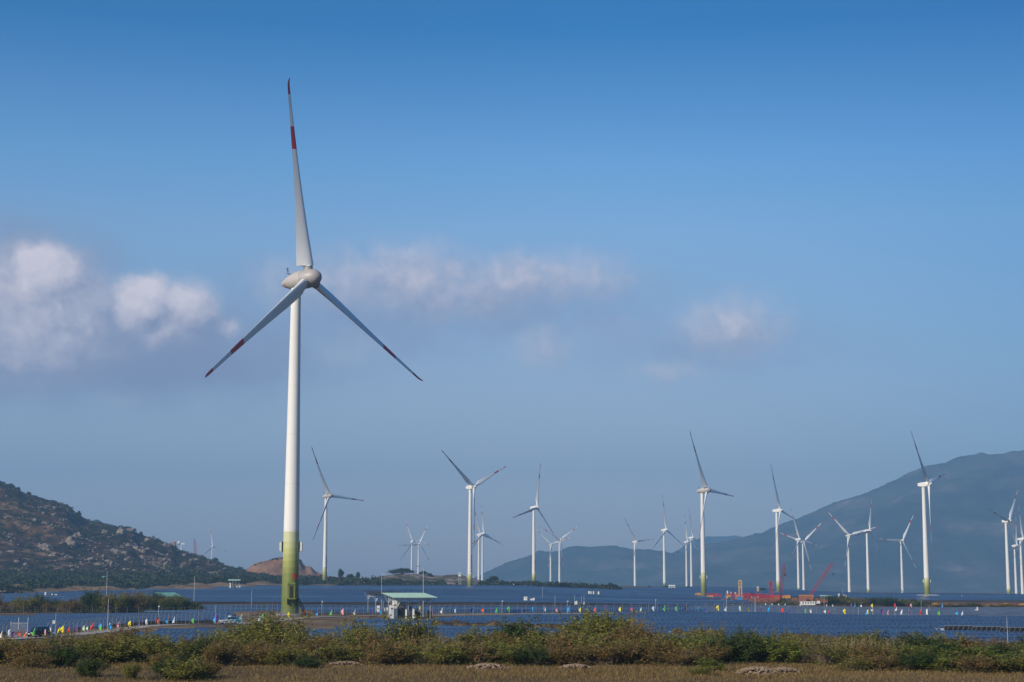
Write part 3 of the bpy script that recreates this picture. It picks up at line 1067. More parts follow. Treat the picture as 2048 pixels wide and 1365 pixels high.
# near field between the bushes and the flags
for r_ in range(60):
    y = 204 + r_ * 4.55
    k0 = math.floor(-90 / (TL + .5))
    for k in range(k0, 16):
        x = (k + .5) * (TL + .18) + (r_ * 7.3 + (r_ * r_ * 3.1) % 5) % (TL + .18)
        px = 1024 + x / y * 3390
        if px < 330 or px > 2250:
            continue
        if y > near_end(px) - 4 or abs(y - ditch(px)) < 2.6:
            continue
        if 735 < px < 935 and y > 384:
            continue
        slots.append((x, y, "near", False))
# left field behind the left fence
for r_ in range(40):
    y = 318 + r_ * 4.6
    for k in range(-12, 0):
        x = (k + .5) * (TL + .18) - (r_ * 7.7 + (r_ * r_ * 2.3) % 5) % (TL + .18)
        px = 1024 + x / y * 3390
        lim0 = interp([(-400, 300), (0, 312), (120, 320), (230, 334), (350, 352), (450, 380)], px)
        lim1 = interp([(-400, 460), (0, 470), (118, 472), (128, 505), (300, 520), (410, 505), (425, 480), (440, 380)], px)
        if px > 415 or px < -260 or y < lim0 + 6 or y > lim1:
            continue
        if 170 < px < 420 and 408 < y < 420:
            continue
        slots.append((x, y, "left", False))
inview = [s for s in slots if -10 < 1024 + s[0] / s[1] * 3390 < 2058]
inview.sort(key=lambda s: s[1])
ind = inview[:300]
ind_set = set((s[0], s[1]) for s in ind)
rest = [s for s in slots if (s[0], s[1]) not in ind_set]
SL = {("near", 0): "blue solar table of the near field, left of the green shelter",
      ("near", 1): "blue solar table of the near field, between green shelter and crane yard",
      ("near", 2): "blue solar table of the near field, in front of the crane yard",
      ("left", 0): "blue solar table in the left field behind the bent-topped fence"}
for x, y, blk, fl in ind:
    px = 1024 + x / y * 3390
    c = 0 if blk == "left" or px < 780 else (1 if px < 1380 else 2)
    gz = ground(x, y)
    sl = (ground(x + 8, y) - ground(x - 8, y)) / 16 + rnd.uniform(-.006, .006)
    t = empty("solar_table", (x, y, gz + rnd.uniform(-.07, .07)))
    t.rotation_euler = (R(1.5 * math.sin(y * 7.13)) + rnd.uniform(-.01, .01), -math.atan(sl), R(rnd.uniform(-.5, .5)))
    tag(t, SL[(blk, c)], "solar panel", {"near": ("solar tables of the near field left of the shelter", "solar tables of the near field below the flags", "solar tables of the near field before the crane yard")[c], "left": "solar tables of the left field"}[blk])
    p = link("panel_face", rnd.choice(pmesh), t)
    f = link("support_frame", fmesh, t)
# everything farther off: one mass
b, uvs = MB(), []
for x, y, blk, fl in rest:
    table_geo(b, uvs, TL, org=(x, y, ground(x, y) + rnd.uniform(-.05, .05)), slope=(ground(x + 8, y) - ground(x - 8, y)) / 16, jit=R(rnd.uniform(-1, 1)))


def block(y0, y1, pitch, pxa, pxb, y1f=None, flipf=None, skip=None, L=36.0, hgt=.7, y0f=None):
    r_ = 0
    y = y0
    while y < y1:
        xa, xb = xat(pxa, y), xat(pxb, y)
        rj = rnd.gauss(0, 1.7)
        x = math.floor(xa / (L + .6)) * (L + .6) + (r_ * 3.7) % (L + .6)
        while x < xb:
            px = 1024 + x / y * 3390
            gap = noise.cell(Vector((x / 210 + .37 * r_, r_ * 1.31, pitch))) > .90
            if pxa <= px <= pxb and not gap and (y1f is None or y < y1f(px)) and (y0f is None or y > y0f(px)) and not (skip and skip(px, y)):
                table_geo(b, uvs, L, grey_face=bool(flipf and flipf(px, y)), org=(x, y, ground(x, y) + (rnd.uniform(-.28, .28) if flipf and flipf(px, y) else rnd.uniform(-.08, .08))), slope=(ground(x + 16, y) - ground(x - 16, y)) / 32, jit=R(max(-5, rj + rnd.uniform(-.8, .8))), h0=hgt + abs(rj) * .06)
            x += L + .6
        y += pitch
        r_ += 1


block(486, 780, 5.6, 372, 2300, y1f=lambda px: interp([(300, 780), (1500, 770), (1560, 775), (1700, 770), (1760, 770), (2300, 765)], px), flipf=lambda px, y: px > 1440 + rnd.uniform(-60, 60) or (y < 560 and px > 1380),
      skip=lambda px, y: (560 < px < 600 and y < 470) or 640 < y < 652 or (px < 540 and y < 520) or (735 < px < 800 and 480 < y < 520) or (px > 1380 and (556 < y < 572 or 640 < y < 652 or 712 < y < 722)), hgt=.7)
block(812, 1560, 6.4, -120, 1440, y1f=lambda px: interp([(-200, 1060), (0, 1080), (90, 1130), (200, 1240), (300, 1300), (420, 1350), (480, 1440), (600, 1540), (1000, 1540), (1100, 1480), (1200, 1380), (1300, 1260), (1440, 1180)], px),
      skip=lambda px, y: 905 < y < 918 or abs(y - interp([(-200, 1180), (600, 1180), (900, 1250), (1200, 1130), (1440, 1000)], px)) < 7 or (1000 < px < 1200 and 1090 < y < 1102), hgt=1.1)
block(1120, 2500, 8.0, 1180, 2400, y0f=lambda px: interp([(1180, 1420), (1300, 1330), (1400, 1260), (1500, 1240), (1690, 1230), (1760, 1110), (2100, 1090), (2400, 1090)], px),
      y1f=lambda px: interp([(1180, 1500), (1250, 1700), (1350, 2200), (1600, 2300), (1800, 2000), (1900, 1700), (2100, 1650), (2400, 1650)], px), skip=lambda px, y: (1825 < px < 1885 and 1255 < y < 1300) or 1580 < y < 1600, hgt=1.0)
o = with_uv(b.build("solar_panels", [M["panel"], M["panel_back"], M["panel_grey"]]), uvs)
o["kind"] = "stuff"
tag(o, "far rows of blue solar panels filling the plain to the hills", "solar panels")
print("solar slots", len(slots), "individual", len(ind), "stuff faces", len(b.f))

# ------------------------------------------------------------------ vegetation
def leaf_quads(C, s, flat=0.0, long=1.0):
    """one randomly turned leaf per centre"""
    n = len(C)
    a = np.random.normal(size=(n, 3)); a[:, 2] *= (1 - flat)
    a /= np.linalg.norm(a, axis=1)[:, None]
    b = np.random.normal(size=(n, 3))
    b -= (b * a).sum(1)[:, None] * a
    b /= np.linalg.norm(b, axis=1)[:, None]
    s = np.asarray(s).reshape(-1, 1) * np.ones((n, 1))
    A, B = a * s * long, b * s * .6
    return np.stack([C - A, C + B, C + A, C - B], 1)


def bush_mesh(kind, seed):
    """foliage and stems of one shrub about 3 m tall; leaves sit along real twigs"""
    rs = np.random.RandomState(seed)
    np.random.seed(seed)
    tw = MB()
    cen, ton, siz = [], [], []
    if kind == "straw":
        nst = 64
        V = []
        for i in range(nst):
            a, r = rs.rand() * 6.28, 1.5 * math.sqrt(rs.rand())
            p = np.array([r * math.cos(a), r * math.sin(a), 0])
            h = 1.0 + 2.0 * rs.rand()
            d = np.array([rs.normal(0, .16), rs.normal(0, .16), 1]); d /= np.linalg.norm(d)
            q = p + d * h
            tw.tube(p, q, .030, .012, 3, caps=False)
            m = 46
            t = .25 + .75 * rs.rand(m)
            cen.append(p + d * (h * t)[:, None] + rs.normal(0, .10, (m, 3))); ton.append(np.clip(rs.rand(m) * .5 + rs.rand() * .5, 0, 1)); siz.append(.025 + .04 * rs.rand(m))
        C = np.concatenate(cen)
        Q = leaf_quads(C, np.concatenate(siz), .0, 1.7)
        return Q, np.concatenate(ton), tw
    nl = 5 if kind != "airy" else 4
    lobes = []
    for i in range(nl):
        a = rs.rand() * 6.28
        r = .95 * math.sqrt(rs.rand())
        lobes.append((np.array([r * math.cos(a), r * math.sin(a), 1.0 + 1.1 * rs.rand()]), .62 + .55 * rs.rand()))
    ntip = {"green": 120, "bright": 115, "dark": 150, "rust": 110, "airy": 75}[kind]
    per = {"green": 52, "bright": 48, "dark": 60, "rust": 46, "airy": 34}[kind]
    for i in range(ntip):
        c, rad = lobes[rs.randint(nl)]
        d = rs.normal(size=3); d[2] = abs(d[2]) * .9 - .25
        d /= np.linalg.norm(d)
        tip = c + d * rad * (.55 + .55 * rs.rand())
        wisp = rs.rand() < .20
        if wisp:
            tip = tip + np.array([rs.normal(0, .1), rs.normal(0, .1), .35 + .75 * rs.rand()])
        tip[2] = max(tip[2], .22)
        base = np.array([rs.normal(0, .22), rs.normal(0, .22), 0])
        mid = base * .4 + tip * .6 + np.array([0, 0, -.12]) + rs.normal(0, .08, 3)
        tw.tube(base, mid, .035, .018, 3, caps=False); tw.tube(mid, tip, .018, .007, 3, caps=False)
        m = per // 2 if wisp else per
        t = rs.rand(m) ** .7
        P = mid + (tip - mid) * t[:, None] + rs.normal(0, .13, (m, 3)) * (.6 if wisp else 1)
        P[:, 2] = np.maximum(P[:, 2], .05)
        cl = rs.rand()
        cen.append(P); ton.append(np.clip(cl * .45 + rs.rand(m) * .55, 0, 1)); siz.append((.034 + .042 * rs.rand(m)) * (1.2 if kind == "bright" else 1))
    # low skirt of leaves
    m = 240
    a, r = rs.rand(m) * 6.28, 1.25 * np.sqrt(rs.rand(m))
    cen.append(np.stack([r * np.cos(a), r * np.sin(a), .08 + .6 * rs.rand(m)], 1)); ton.append(rs.rand(m) * .6); siz.append(.05 + .05 * rs.rand(m))
    C = np.concatenate(cen)
    return leaf_quads(C, np.concatenate(siz), .2, 1.25), np.concatenate(ton), tw


BUSH = {}
for kind, lm, nvar in (("green", "green", 4), ("bright", "bright", 3), ("dark", "dark", 3), ("rust", "rust", 4), ("airy", "green", 3), ("straw", "straw", 3)):
    for j in range(nvar):
        Q, T, tw = bush_mesh(kind, 11 + j * 7 + sum(map(ord, kind)))
        fm = quads_mesh("foliage", Q, T, LEAF[lm])
        to = tw.build("stems", M["bark"] if kind != "straw" else M["twig"])
        BUSH[(kind, j)] = (fm, to.data, float(Q[:, :, 2].max()), float(np.percentile(np.abs(Q[:, :, 0]), 99)))
        bpy.data.objects.remove(to)
NV = {"green": 4, "bright": 3, "dark": 3, "rust": 4, "airy": 3, "straw": 3}


def put_bush(name, kind, loc, h, w, label, cat, group, var=None):
    j = rnd.randrange(NV[kind]) if var is None else var
    fm, sm, hh, ww = BUSH[(kind, j)]
    root = tag(empty(name, loc, rnd.uniform(0, 6.28)), label, cat, group)
    root.scale = (w / 2 / ww, w / 2 / ww, h / hh)
    link("foliage", fm, root); link("stems", sm, root)
    return root


LANDMARK = [(5, "at the left frame edge"), (42, "below the wire gate"), (78, "below the dark parked car"), (128, "under the left yellow flags"), (182, "below the pale green flags"), (214, "below the left thin pole"),
            (262, "below the purple-yellow flags"), (318, "below the bank's orange flag"), (388, "below the bank's green flag"), (448, "below the silver car"), (500, "below the small far shelter"), (540, "left of the huge turbine"),
            (580, "right below the huge turbine"), (622, "below the turbine stair"), (664, "below the bright green flag"), (712, "below the shelter's white flag"), (765, "below the shelter's left corner"),
            (822, "in front of the green shelter"), (880, "below the green roof's right tip"), (945, "below the tall Y-bladed turbine"), (994, "below the first right green flag"), (1044, "below the mid purple flag"),
            (1091, "below the mid white flag"), (1140, "below the pole-side blue flag"), (1191, "over the last leaf-hidden red flag"), (1241, "below the mid yellow flag"), (1283, "below the lone slim turbine"),
            (1331, "below the inverted Y turbine"), (1385, "below the middle turbine pair"), (1437, "below the crane yard's yellow flag"), (1480, "below the yellow crane mast"), (1542, "below the short red mast"), (1600, "below the rusty container stack"),
            (1650, "below the leaning red boom"), (1700, "below the right Y turbine"), (1736, "below the blue-yellow flag pair"), (1776, "below the pink flag at right"), (1820, "below the purple flag at right"), (1856, "below the tallest right turbine"),
            (1905, "below the right dirt strip"), (1955, "left of the right lone pole"), (2012, "around the right lone pole"), (2045, "at the right frame edge")]
KDESC = {"green": "olive green leafy bush", "bright": "fresh green leafy bush", "dark": "dark green bush", "rust": "brownish dry bush", "airy": "loose airy bush", "straw": "straw coloured stalk clump"}


def where(px):
    return min(LANDMARK, key=lambda t: abs(t[0] - px))


used = {}


def fore_label(kind, px, h, row):
    p, ph = where(px)
    size = "tall" if h > 3.3 else ("low" if h < 1.9 else "mid-height")
    side = "" if abs(px - p) < 9 else ("slightly left, " if px < p else "slightly right, ")
    if ph.startswith("at the") and side:
        side = "slightly inwards, "
    l = f"{size} {KDESC[kind]} {row}, {side}{ph}"
    if len(l.replace("-", " ").split()) > 15:
        l = l.replace(" of the thicket", "").replace("mid-height ", "")
    k = l
    for extra in (", behind", ", smaller", ", lower", ", leftmost"):
        if k not in used:
            break
        k = l + extra
    used[k] = 1
    return k


FORE = [  # px, top py, width m, kind, Y
    (-25, 1268, 5, "rust", 141), (8, 1262, 4.4, "green", 147), (44, 1272, 4, "rust", 140), (78, 1270, 3.8, "green", 150), (112, 1262, 4.2, "straw", 144), (128, 1285, 2.8, "dark", 136), (142, 1252, 4.6, "airy", 150), (170, 1262, 3.6, "green", 143), (205, 1264, 4.6, "rust", 149),
    (238, 1258, 4.6, "green", 144), (268, 1250, 5.2, "rust", 150), (300, 1252, 4.6, "green", 146), (335, 1268, 4.8, "green", 141), (362, 1266, 4.2, "rust", 148), (398, 1270, 4.4, "dark", 143), (424, 1262, 3.6, "green", 150), (440, 1280, 4, "rust", 138), (468, 1262, 4.6, "green", 147),
    (492, 1238, 5.4, "green", 158), (530, 1232, 6.2, "airy", 160), (570, 1236, 6, "green", 157), (604, 1250, 4.6, "airy", 154), (515, 1275, 5, "rust", 142), (556, 1282, 4.6, "rust", 140), (585, 1290, 4, "green", 138), (628, 1272, 4.6, "rust", 145), (655, 1262, 4.4, "airy", 152), (670, 1280, 4, "green", 141),
    (700, 1230, 5.2, "airy", 160), (722, 1256, 4.6, "green", 150), (738, 1262, 4.2, "rust", 146), (770, 1258, 4.6, "airy", 154), (768, 1284, 4.0, "rust", 140), (815, 1234, 5.2, "green", 156), (842, 1262, 4, "rust", 148), (806, 1282, 4.4, "green", 141), (868, 1270, 4.4, "straw", 146), (880, 1266, 4.6, "airy", 152),
    (918, 1258, 5, "rust", 149), (905, 1284, 4.2, "green", 140), (950, 1256, 5, "green", 152), (946, 1284, 4.4, "rust", 141), (985, 1262, 4.2, "rust", 147), (1010, 1244, 4.8, "bright", 153), (1000, 1275, 4.6, "bright", 144), (1040, 1246, 5, "dark", 152), (1032, 1282, 4.4, "green", 140), (1066, 1254, 4.4, "green", 148), (1092, 1260, 4.4, "airy", 152),
    (1072, 1285, 4.2, "dark", 139), (1112, 1262, 4.4, "rust", 146), (1140, 1250, 4.6, "green", 150), (1126, 1284, 4, "rust", 139), (1168, 1232, 5, "green", 154), (1196, 1220, 5.6, "bright", 158), (1184, 1262, 5, "green", 146), (1228, 1230, 5.4, "green", 154), (1258, 1236, 5.4, "rust", 152), (1290, 1238, 5, "rust", 150), (1212, 1278, 4.6, "rust", 140),
    (1246, 1270, 4.8, "green", 143), (1280, 1272, 4.8, "rust", 141), (1318, 1258, 4.2, "airy", 152), (1316, 1280, 4.2, "rust", 140), (1350, 1262, 4.2, "green", 148), (1378, 1268, 4.2, "bright", 144), (1362, 1292, 3.6, "rust", 138), (1408, 1250, 4.6, "airy", 154), (1432, 1262, 4.4, "bright", 149), (1410, 1282, 4, "rust", 141), (1442, 1240, 2.2, "airy", 156),
    (1452, 1268, 4.6, "dark", 145), (1480, 1262, 5.2, "dark", 147), (1508, 1264, 4.8, "dark", 144), (1535, 1266, 4.6, "green", 148), (1484, 1246, 1.6, "dark", 152), (1562, 1272, 4.4, "bright", 143), (1590, 1266, 4.2, "green", 149), (1612, 1260, 4.0, "airy", 153), (1640, 1268, 4.2, "straw", 147), (1662, 1275, 4.6, "airy", 140), (1690, 1278, 4.8, "straw", 143), (1712, 1264, 4.8, "green", 150),
    (1738, 1262, 5, "dark", 152), (1730, 1290, 4.6, "rust", 139), (1758, 1276, 4.4, "straw", 144), (1782, 1284, 4.4, "airy", 140), (1800, 1272, 4.0, "airy", 150), (1822, 1270, 5, "dark", 146), (1852, 1268, 5.2, "dark", 148), (1840, 1288, 4.8, "bright", 140), (1880, 1270, 5, "green", 150), (1892, 1284, 5, "dark", 142), (1918, 1274, 4.6, "rust", 149), (1938, 1272, 4.6, "dark", 152),
    (1946, 1290, 4.6, "bright", 141), (1962, 1276, 4.8, "rust", 148), (1990, 1282, 4.8, "dark", 145), (2014, 1274, 4.6, "rust", 151), (2040, 1278, 4.8, "green", 148), (2062, 1276, 5, "dark", 150), (2028, 1296, 4.6, "bright", 140),
    (1700, 1312, 3.4, "airy", 130), (1756, 1306, 4.0, "rust", 130), (1846, 1300, 4.4, "dark", 131), (1900, 1302, 4.4, "bright", 129), (1956, 1306, 4.4, "rust", 127), (2006, 1304, 4.6, "dark", 129), (2046, 1308, 4.4, "green", 127),
    (2084, 1274, 5, "green", 148), (2112, 1272, 5, "rust", 150), (2142, 1274, 5, "dark", 148), (2172, 1276, 5, "green", 149), (-54, 1264, 5, "green", 147), (-84, 1262, 5, "rust", 148), (-116, 1266, 5, "green", 146),
    (185, 1306, 2.2, "dark", 120), (268, 1318, 1.4, "green", 117), (352, 1312, 3.0, "dark", 117), (384, 1316, 3.4, "green", 116), (408, 1310, 2.6, "rust", 120), (1420, 1312, 2.8, "bright", 131), (1398, 1330, 2.0, "green", 124), (620, 1310, 2.6, "dark", 134), (330, 1300, 3, "rust", 134), (60, 1300, 3.2, "rust", 133),
]
for px, ty, w, kind, Y in FORE:
    X = xat(px, Y, 1290)
    g = ground(X, Y)
    h = (zat(ty, Y) - g) * (rnd.uniform(1.02, 1.24) if px > 320 else rnd.uniform(.90, 1.06))
    row = "of the thicket" if Y > 137 else "in open grass"
    put_bush("bush", kind, (X, Y, g - .05), h, w * (1.0 if Y > 137 else 1), fore_label(kind, px, h, row), "bush", "bushes of the foreground thicket")
# the line of taller shrubs behind the left field, and the scrub at the right
MIDL = [(-8, 1192, 9, "rust"), (18, 1206, 6, "straw"), (38, 1196, 7, "green"), (62, 1194, 8, "green"), (78, 1191, 6.5, "dark"), (98, 1203, 6, "rust"), (118, 1200, 7, "dark"), (142, 1197, 7, "rust"), (165, 1199, 6.5, "green"), (187, 1183, 7.5, "dark"), (204, 1195, 6.5, "green"), (222, 1190, 8, "green"),
        (246, 1187, 8.5, "green"), (268, 1188, 8, "rust"), (286, 1188, 8, "green"), (312, 1187, 8, "dark"), (334, 1194, 7, "green"), (360, 1191, 9, "green"), (380, 1200, 7, "dark"), (394, 1207, 5, "dark"), (130, 1208, 6, "straw"), (60, 1207, 6, "rust"), (300, 1198, 7, "dark"), (345, 1200, 7, "dark")]
MIDPH = [(0, "at the left frame edge"), (40, "above the wire gate"), (78, "left of the white cabinet group"), (100, "under the white cabinet group"), (142, "left of the tallest dark crown"), (187, "directly left of the tall thin mast"), (215, "by the tall mast"),
         (250, "right of the tall mast"), (300, "left of the long teal roof"), (345, "under the long teal roof"), (390, "at its right end")]
for px, ty, w, kind in MIDL:
    Y = 575 + rnd.uniform(-14, 26)
    X = xat(px, Y)
    g = ground(X, Y)
    p, ph = min(MIDPH, key=lambda t: abs(t[0] - px))
    l = f"{KDESC[kind]} of the left shrub line, {ph}"
    for e in ("", ", slightly right", ", half hidden"):
        if l + e not in used:
            l += e
            break
    used[l] = 1
    put_bush("shrub", kind, (X, Y, g - .05), (zat(ty, Y) - g) * 1.22, w * 1.1, l, "shrub", "shrubs behind the left solar field")
MIDR = [(1560, 1203, 8, "dark"), (1574, 1204, 8, "green"), (1650, 1198, 9, "green"), (1664, 1194, 9, "dark"), (1690, 1193, 10, "dark"), (1706, 1197, 9, "green"), (1722, 1199, 9, "rust"), (1745, 1197, 10, "dark"), (1762, 1203, 9, "rust"), (1776, 1195, 9, "dark"), (1792, 1202, 9, "rust"), (1806, 1200, 9, "green"),
        (1822, 1200, 9, "dark"), (1838, 1203, 9, "green"), (1852, 1206, 8, "dark"), (1872, 1209, 8, "rust"), (1896, 1212, 8, "green"), (1918, 1214, 8, "dark"), (1948, 1206, 6, "dark"), (1956, 1215, 8, "rust"), (1985, 1216, 8, "green"), (2010, 1216, 8, "dark"), (2036, 1215, 9, "green")]
MRPH = [(1567, "in front of the rusty stacks"), (1655, "right of the rusty containers"), (1690, "below the Y turbine of the right"), (1745, "below the right upright-bladed turbine"), (1800, "below the small right turbine"), (1850, "below the tallest right turbine"), (1900, "beside the yellow machine frame"), (1955, "below the middle of the right yard"), (2020, "at the far right")]
for px, ty, w, kind in MIDR:
    Y = (870 if px < 1600 else 940) + rnd.uniform(-30, 40)
    if px > 1860:
        Y = 800 + rnd.uniform(-20, 20)
    X = xat(px, Y)
    g = ground(X, Y)
    p, ph = min(MRPH, key=lambda t: abs(t[0] - px))
    l = f"{KDESC[kind]} of the right scrub belt, {ph}"
    for e in ("", ", slightly right", ", half hidden"):
        if l + e not in used:
            l += e
            break
    used[l] = 1
    put_bush("shrub", kind, (X, Y, g - .05), max(3.2, (zat(ty, Y) - g) * 1.3), w * 1.35, l, "shrub", "shrubs of the right scrub belt")


def crowns(spots, per, size, mat_name, name, label, cat):
    """a far wood as one mass: spots = (x, y, z, radius, height)"""
    P = np.array(spots)
    n = len(P)
    d = np.random.normal(size=(n, per, 3)); d[:, :, 2] = np.abs(d[:, :, 2]) - .25
    d /= np.linalg.norm(d, axis=2)[:, :, None]
    k = (.55 + .5 * np.random.rand(n, per, 1))
    C = P[:, None, :3] + d * k * np.stack([P[:, 3], P[:, 3], P[:, 4] * .55], -1)[:, None, :]
    C[:, :, 2] += P[:, None, 4] * .42
    tone = np.clip(np.random.rand(n, 1) * .75 + np.random.rand(n, per) * .3 - .02, 0, 1)
    s = (np.random.rand(n, per) * .5 + .6) * size * P[:, 3:4] / 3
    Q = leaf_quads(C.reshape(-1, 3), s.reshape(-1), .3, 1.0)
    me = quads_mesh(name, Q, tone.reshape(-1), LEAF[mat_name])
    o = link(name, me)
    o["kind"] = "stuff"
    tag(o, label, cat)
    return o


sp = []
rs = random.Random(3)
for i in range(3000):                       # wood at the foot of the left hill, thinning towards the knoll
    px = rs.uniform(-260, 660)
    Y = rs.uniform(1150, 1800)
    lim = interp([(-300, 1120), (0, 1150), (90, 1190), (200, 1290), (300, 1345), (420, 1400), (480, 1480), (660, 1580)], px)
    if Y < lim or (Y < lim + 140 and noise.noise(Vector((px * .03, Y * .012, 2))) + rs.uniform(-.3, .3) < .05):
        continue
    if 520 < px < 640 and Y > 1760:
        continue
    X = xat(px, Y)
    r_ = rs.uniform(2.4, 5.2)
    sp.append((X, Y, ground(X, Y), r_, r_ * rs.uniform(1.2, 1.9)))
for i in range(1700):                        # around and in front of the knoll
    px = rs.uniform(610, 1240)
    Y = rs.uniform(1560, 1720)
    dn = noise.noise(Vector((px * .02, Y * .01, 4)))
    if rs.random() > .72 + dn or px > 1110 and rs.random() < .5:
        continue
    if 890 < px < 960 and Y > 1590:
        continue
    X = xat(px, Y)
    r_ = rs.uniform(2.0, 4.6) * (1 if px < 800 else .75)
    sp.append((X, Y, ground(X, Y), r_, r_ * rs.uniform(1.3, 2.1)))
crowns(sp, 70, .95, "far", "tree_belt", "belt of dark green trees along the foot of the rocky hill and knoll", "tree belt")
sp = []
for i in range(5200):                       # scrub on the hill
    px = rs.uniform(-480, 640)
    t = rs.random() ** .8
    if noise.noise(Vector((px * .018, t * 4, 1.7))) + rs.uniform(-.28, .28) < .02 + (.10 if .1 < t < .5 and 120 < px < 330 else -.08):
        continue
    x, y, z = hill_f(px, t)
    r_ = rs.uniform(1.3, 3.2) * (1.0 if t < .9 else .8)
    sp.append((x, y, z - .4, r_, r_ * rs.uniform(.9, 1.5)))
for i in range(260):                        # green cap of the quarry mound
    px = rs.uniform(488, 612)
    Y = rs.uniform(2078, 2140)
    X = ray(px, 1130)[0] * Y
    zc = zat(interp([(470, 1156), (492, 1142), (505, 1131), (525, 1125), (550, 1117), (575, 1114), (598, 1119), (606, 1130), (612, 1136)], px), 2090)
    sp.append((X, Y, zc - 3 + (2078 - Y) * .05, rs.uniform(1.8, 3.4), 3.6))
crowns(sp, 30, 1.1, "far", "hillside_scrub", "dark scrub bushes scattered over the rocky left hill", "scrub")

# single trees one can tell apart
def tree_mesh(seed, shape):
    rs_ = np.random.RandomState(seed); np.random.seed(seed)
    tr = MB()
    cen, ton = [], []
    top = 1.0
    if shape == "umbrella":
        tr.tube((0, 0, 0), (.02, 0, .45), .045, .03, 7)
        for i in range(34):
            a, r = rs_.rand() * 6.28, math.sqrt(rs_.rand())
            tip = np.array([1.25 * r * math.cos(a), .9 * r * math.sin(a), .95 - .32 * r * r + rs_.normal(0, .05)])
            tr.tube((.02, 0, .42), tip * np.array([.5, .5, .8]), .02, .012, 4, caps=False); tr.tube(tip * np.array([.5, .5, .8]), tip, .012, .004, 4, caps=False)
            P = tip + rs_.normal(0, 1, (95, 3)) * np.array([.17, .17, .06])
            cen.append(P); ton.append(np.clip(rs_.rand() * .5 + rs_.rand(95) * .35, 0, 1))
    else:
        tr.tube((0, 0, -.3), (.01, 0, .30), .035, .022, 7)
        for i in range(40):
            d = rs_.normal(size=3); d[2] = abs(d[2]) - .35; d /= np.linalg.norm(d)
            tip = np.array([0, 0, .50]) + d * np.array([.42, .42, .44]) * (.5 + .5 * rs_.rand())
            tr.tube((.01, 0, .36), tip, .014, .004, 4, caps=False)
            P = tip + rs_.normal(0, .075, (70, 3))
            cen.append(P); ton.append(np.clip(rs_.rand() * .55 + rs_.rand(70) * .35, 0, 1))
    C = np.concatenate(cen)
    Q = leaf_quads(C, .035 + .03 * rs_.rand(len(C)), .2)
    to = tr.build("trunk", M["bark"])
    me = to.data
    bpy.data.objects.remove(to)
    return quads_mesh("crown", Q, np.concatenate(ton), LEAF["far"]), me


UMB = [tree_mesh(5, "umbrella"), tree_mesh(6, "umbrella")]
RND = [tree_mesh(k, "round") for k in (21, 22, 23)]


def tree(px, base_py, top_py, Y, wm, shape, label, name="tree"):
    X = xat(px, Y)
    z0 = zat(base_py, Y)
    h = zat(top_py, Y) - z0
    cm, tm = rnd.choice(UMB if shape == "umbrella" else RND)
    k = wm * Y / F_PX / (2.5 if shape == "umbrella" else .95)
    r_ = tag(empty(name, (X, Y, z0), rnd.uniform(-.3, .3) if shape == "umbrella" else rnd.uniform(0, 6)), label, "tree", "single trees in front of the hills")
    r_.scale = (k, k, h)
    link("trunk", tm, r_); link("crown", cm, r_)


tree(803, 1158, 1138, 1740, 46, "umbrella", "wide umbrella-shaped tree on the knoll, left of the crossed pair of turbines", "umbrella_tree")
tree(846, 1157, 1143, 1745, 16, "umbrella", "small umbrella tree right of the crossed pair of turbines", "umbrella_tree")
tree(858, 1160, 1147, 1730, 14, "round", "round tree at the right end of the umbrella trees on the knoll")
tree(681, 1160, 1139, 1700, 12, "round", "tall pale round tree right of the distant egg nacelle turbine")
tree(716, 1160, 1144, 1690, 9, "round", "lone slender tree standing over the belt left of the knoll")
tree(700, 1164, 1148, 1680, 16, "round", "broad tree between the slender tree and the pale round tree")
tree(988, 1166, 1152, 1640, 18, "round", "round dark tree right of the Y-bladed turbine foot")
tree(977, 1168, 1158, 1630, 12, "round", "low round tree directly right of the Y-bladed turbine foot")
tree(1045, 1172, 1164, 1600, 16, "round", "round tree left of the upright-bladed turbine foot")
tree(1078, 1173, 1167, 1620, 14, "round", "round tree right of the upright-bladed turbine foot")
tree(1130, 1175, 1166, 1560, 22, "round", "broad pale green tree right of the close turbine pair")
tree(1160, 1175, 1169, 1560, 12, "round", "small tree left of the white rooftop cabinets in the far field")
tree(1182, 1177, 1170, 1560, 9, "round", "small tree above the white rooftop cabinets in the far field")
tree(1211, 1177, 1170, 1540, 10, "round", "left tree of the small group left of the lone slim turbine")
tree(1222, 1177, 1166, 1540, 12, "round", "tallest tree of the small group left of the lone slim turbine")
tree(1231, 1177, 1169, 1550, 10, "round", "right tree of the small group left of the lone slim turbine")
tree(1299, 1177, 1172, 2100, 6, "round", "tiny tree right of the lone slim turbine")
tree(1333, 1177, 1172, 2100, 14, "round", "low tree at the foot of the inverted Y turbine")
tree(1376, 1178, 1173, 2100, 11, "round", "low tree at the foot of the middle turbine pair")
tree(1447, 1179, 1175, 2150, 8, "round", "flat small tree left of the white cabinets beyond the yard")
tree(1527, 1182, 1176, 1900, 14, "round", "pale tree beside the little watch hut beyond the yard")
tree(428, 1126, 1116, 2250, 12, "round", "dark tree at the foot of the small white turbine on the hill shoulder")
tree(405, 1120, 1113, 2260, 10, "round", "dark tree on the ridge left of the small white turbine")
tree(12, 980, 967, 2290, 14, "round", "dark tree on the hill crest at the left edge")
tree(27, 990, 974, 2290, 9, "round", "second dark tree on the hill crest near the left edge")
tree(49, 996, 984, 2290, 10, "round", "bare-looking tree on the hill crest")
tree(152, 1037, 1022, 2290, 10, "round", "thin tree on the hill slope skyline below the crest")
tree(278, 1078, 1063, 2280, 9, "round", "dark tree at the drop right of the crest rocks")

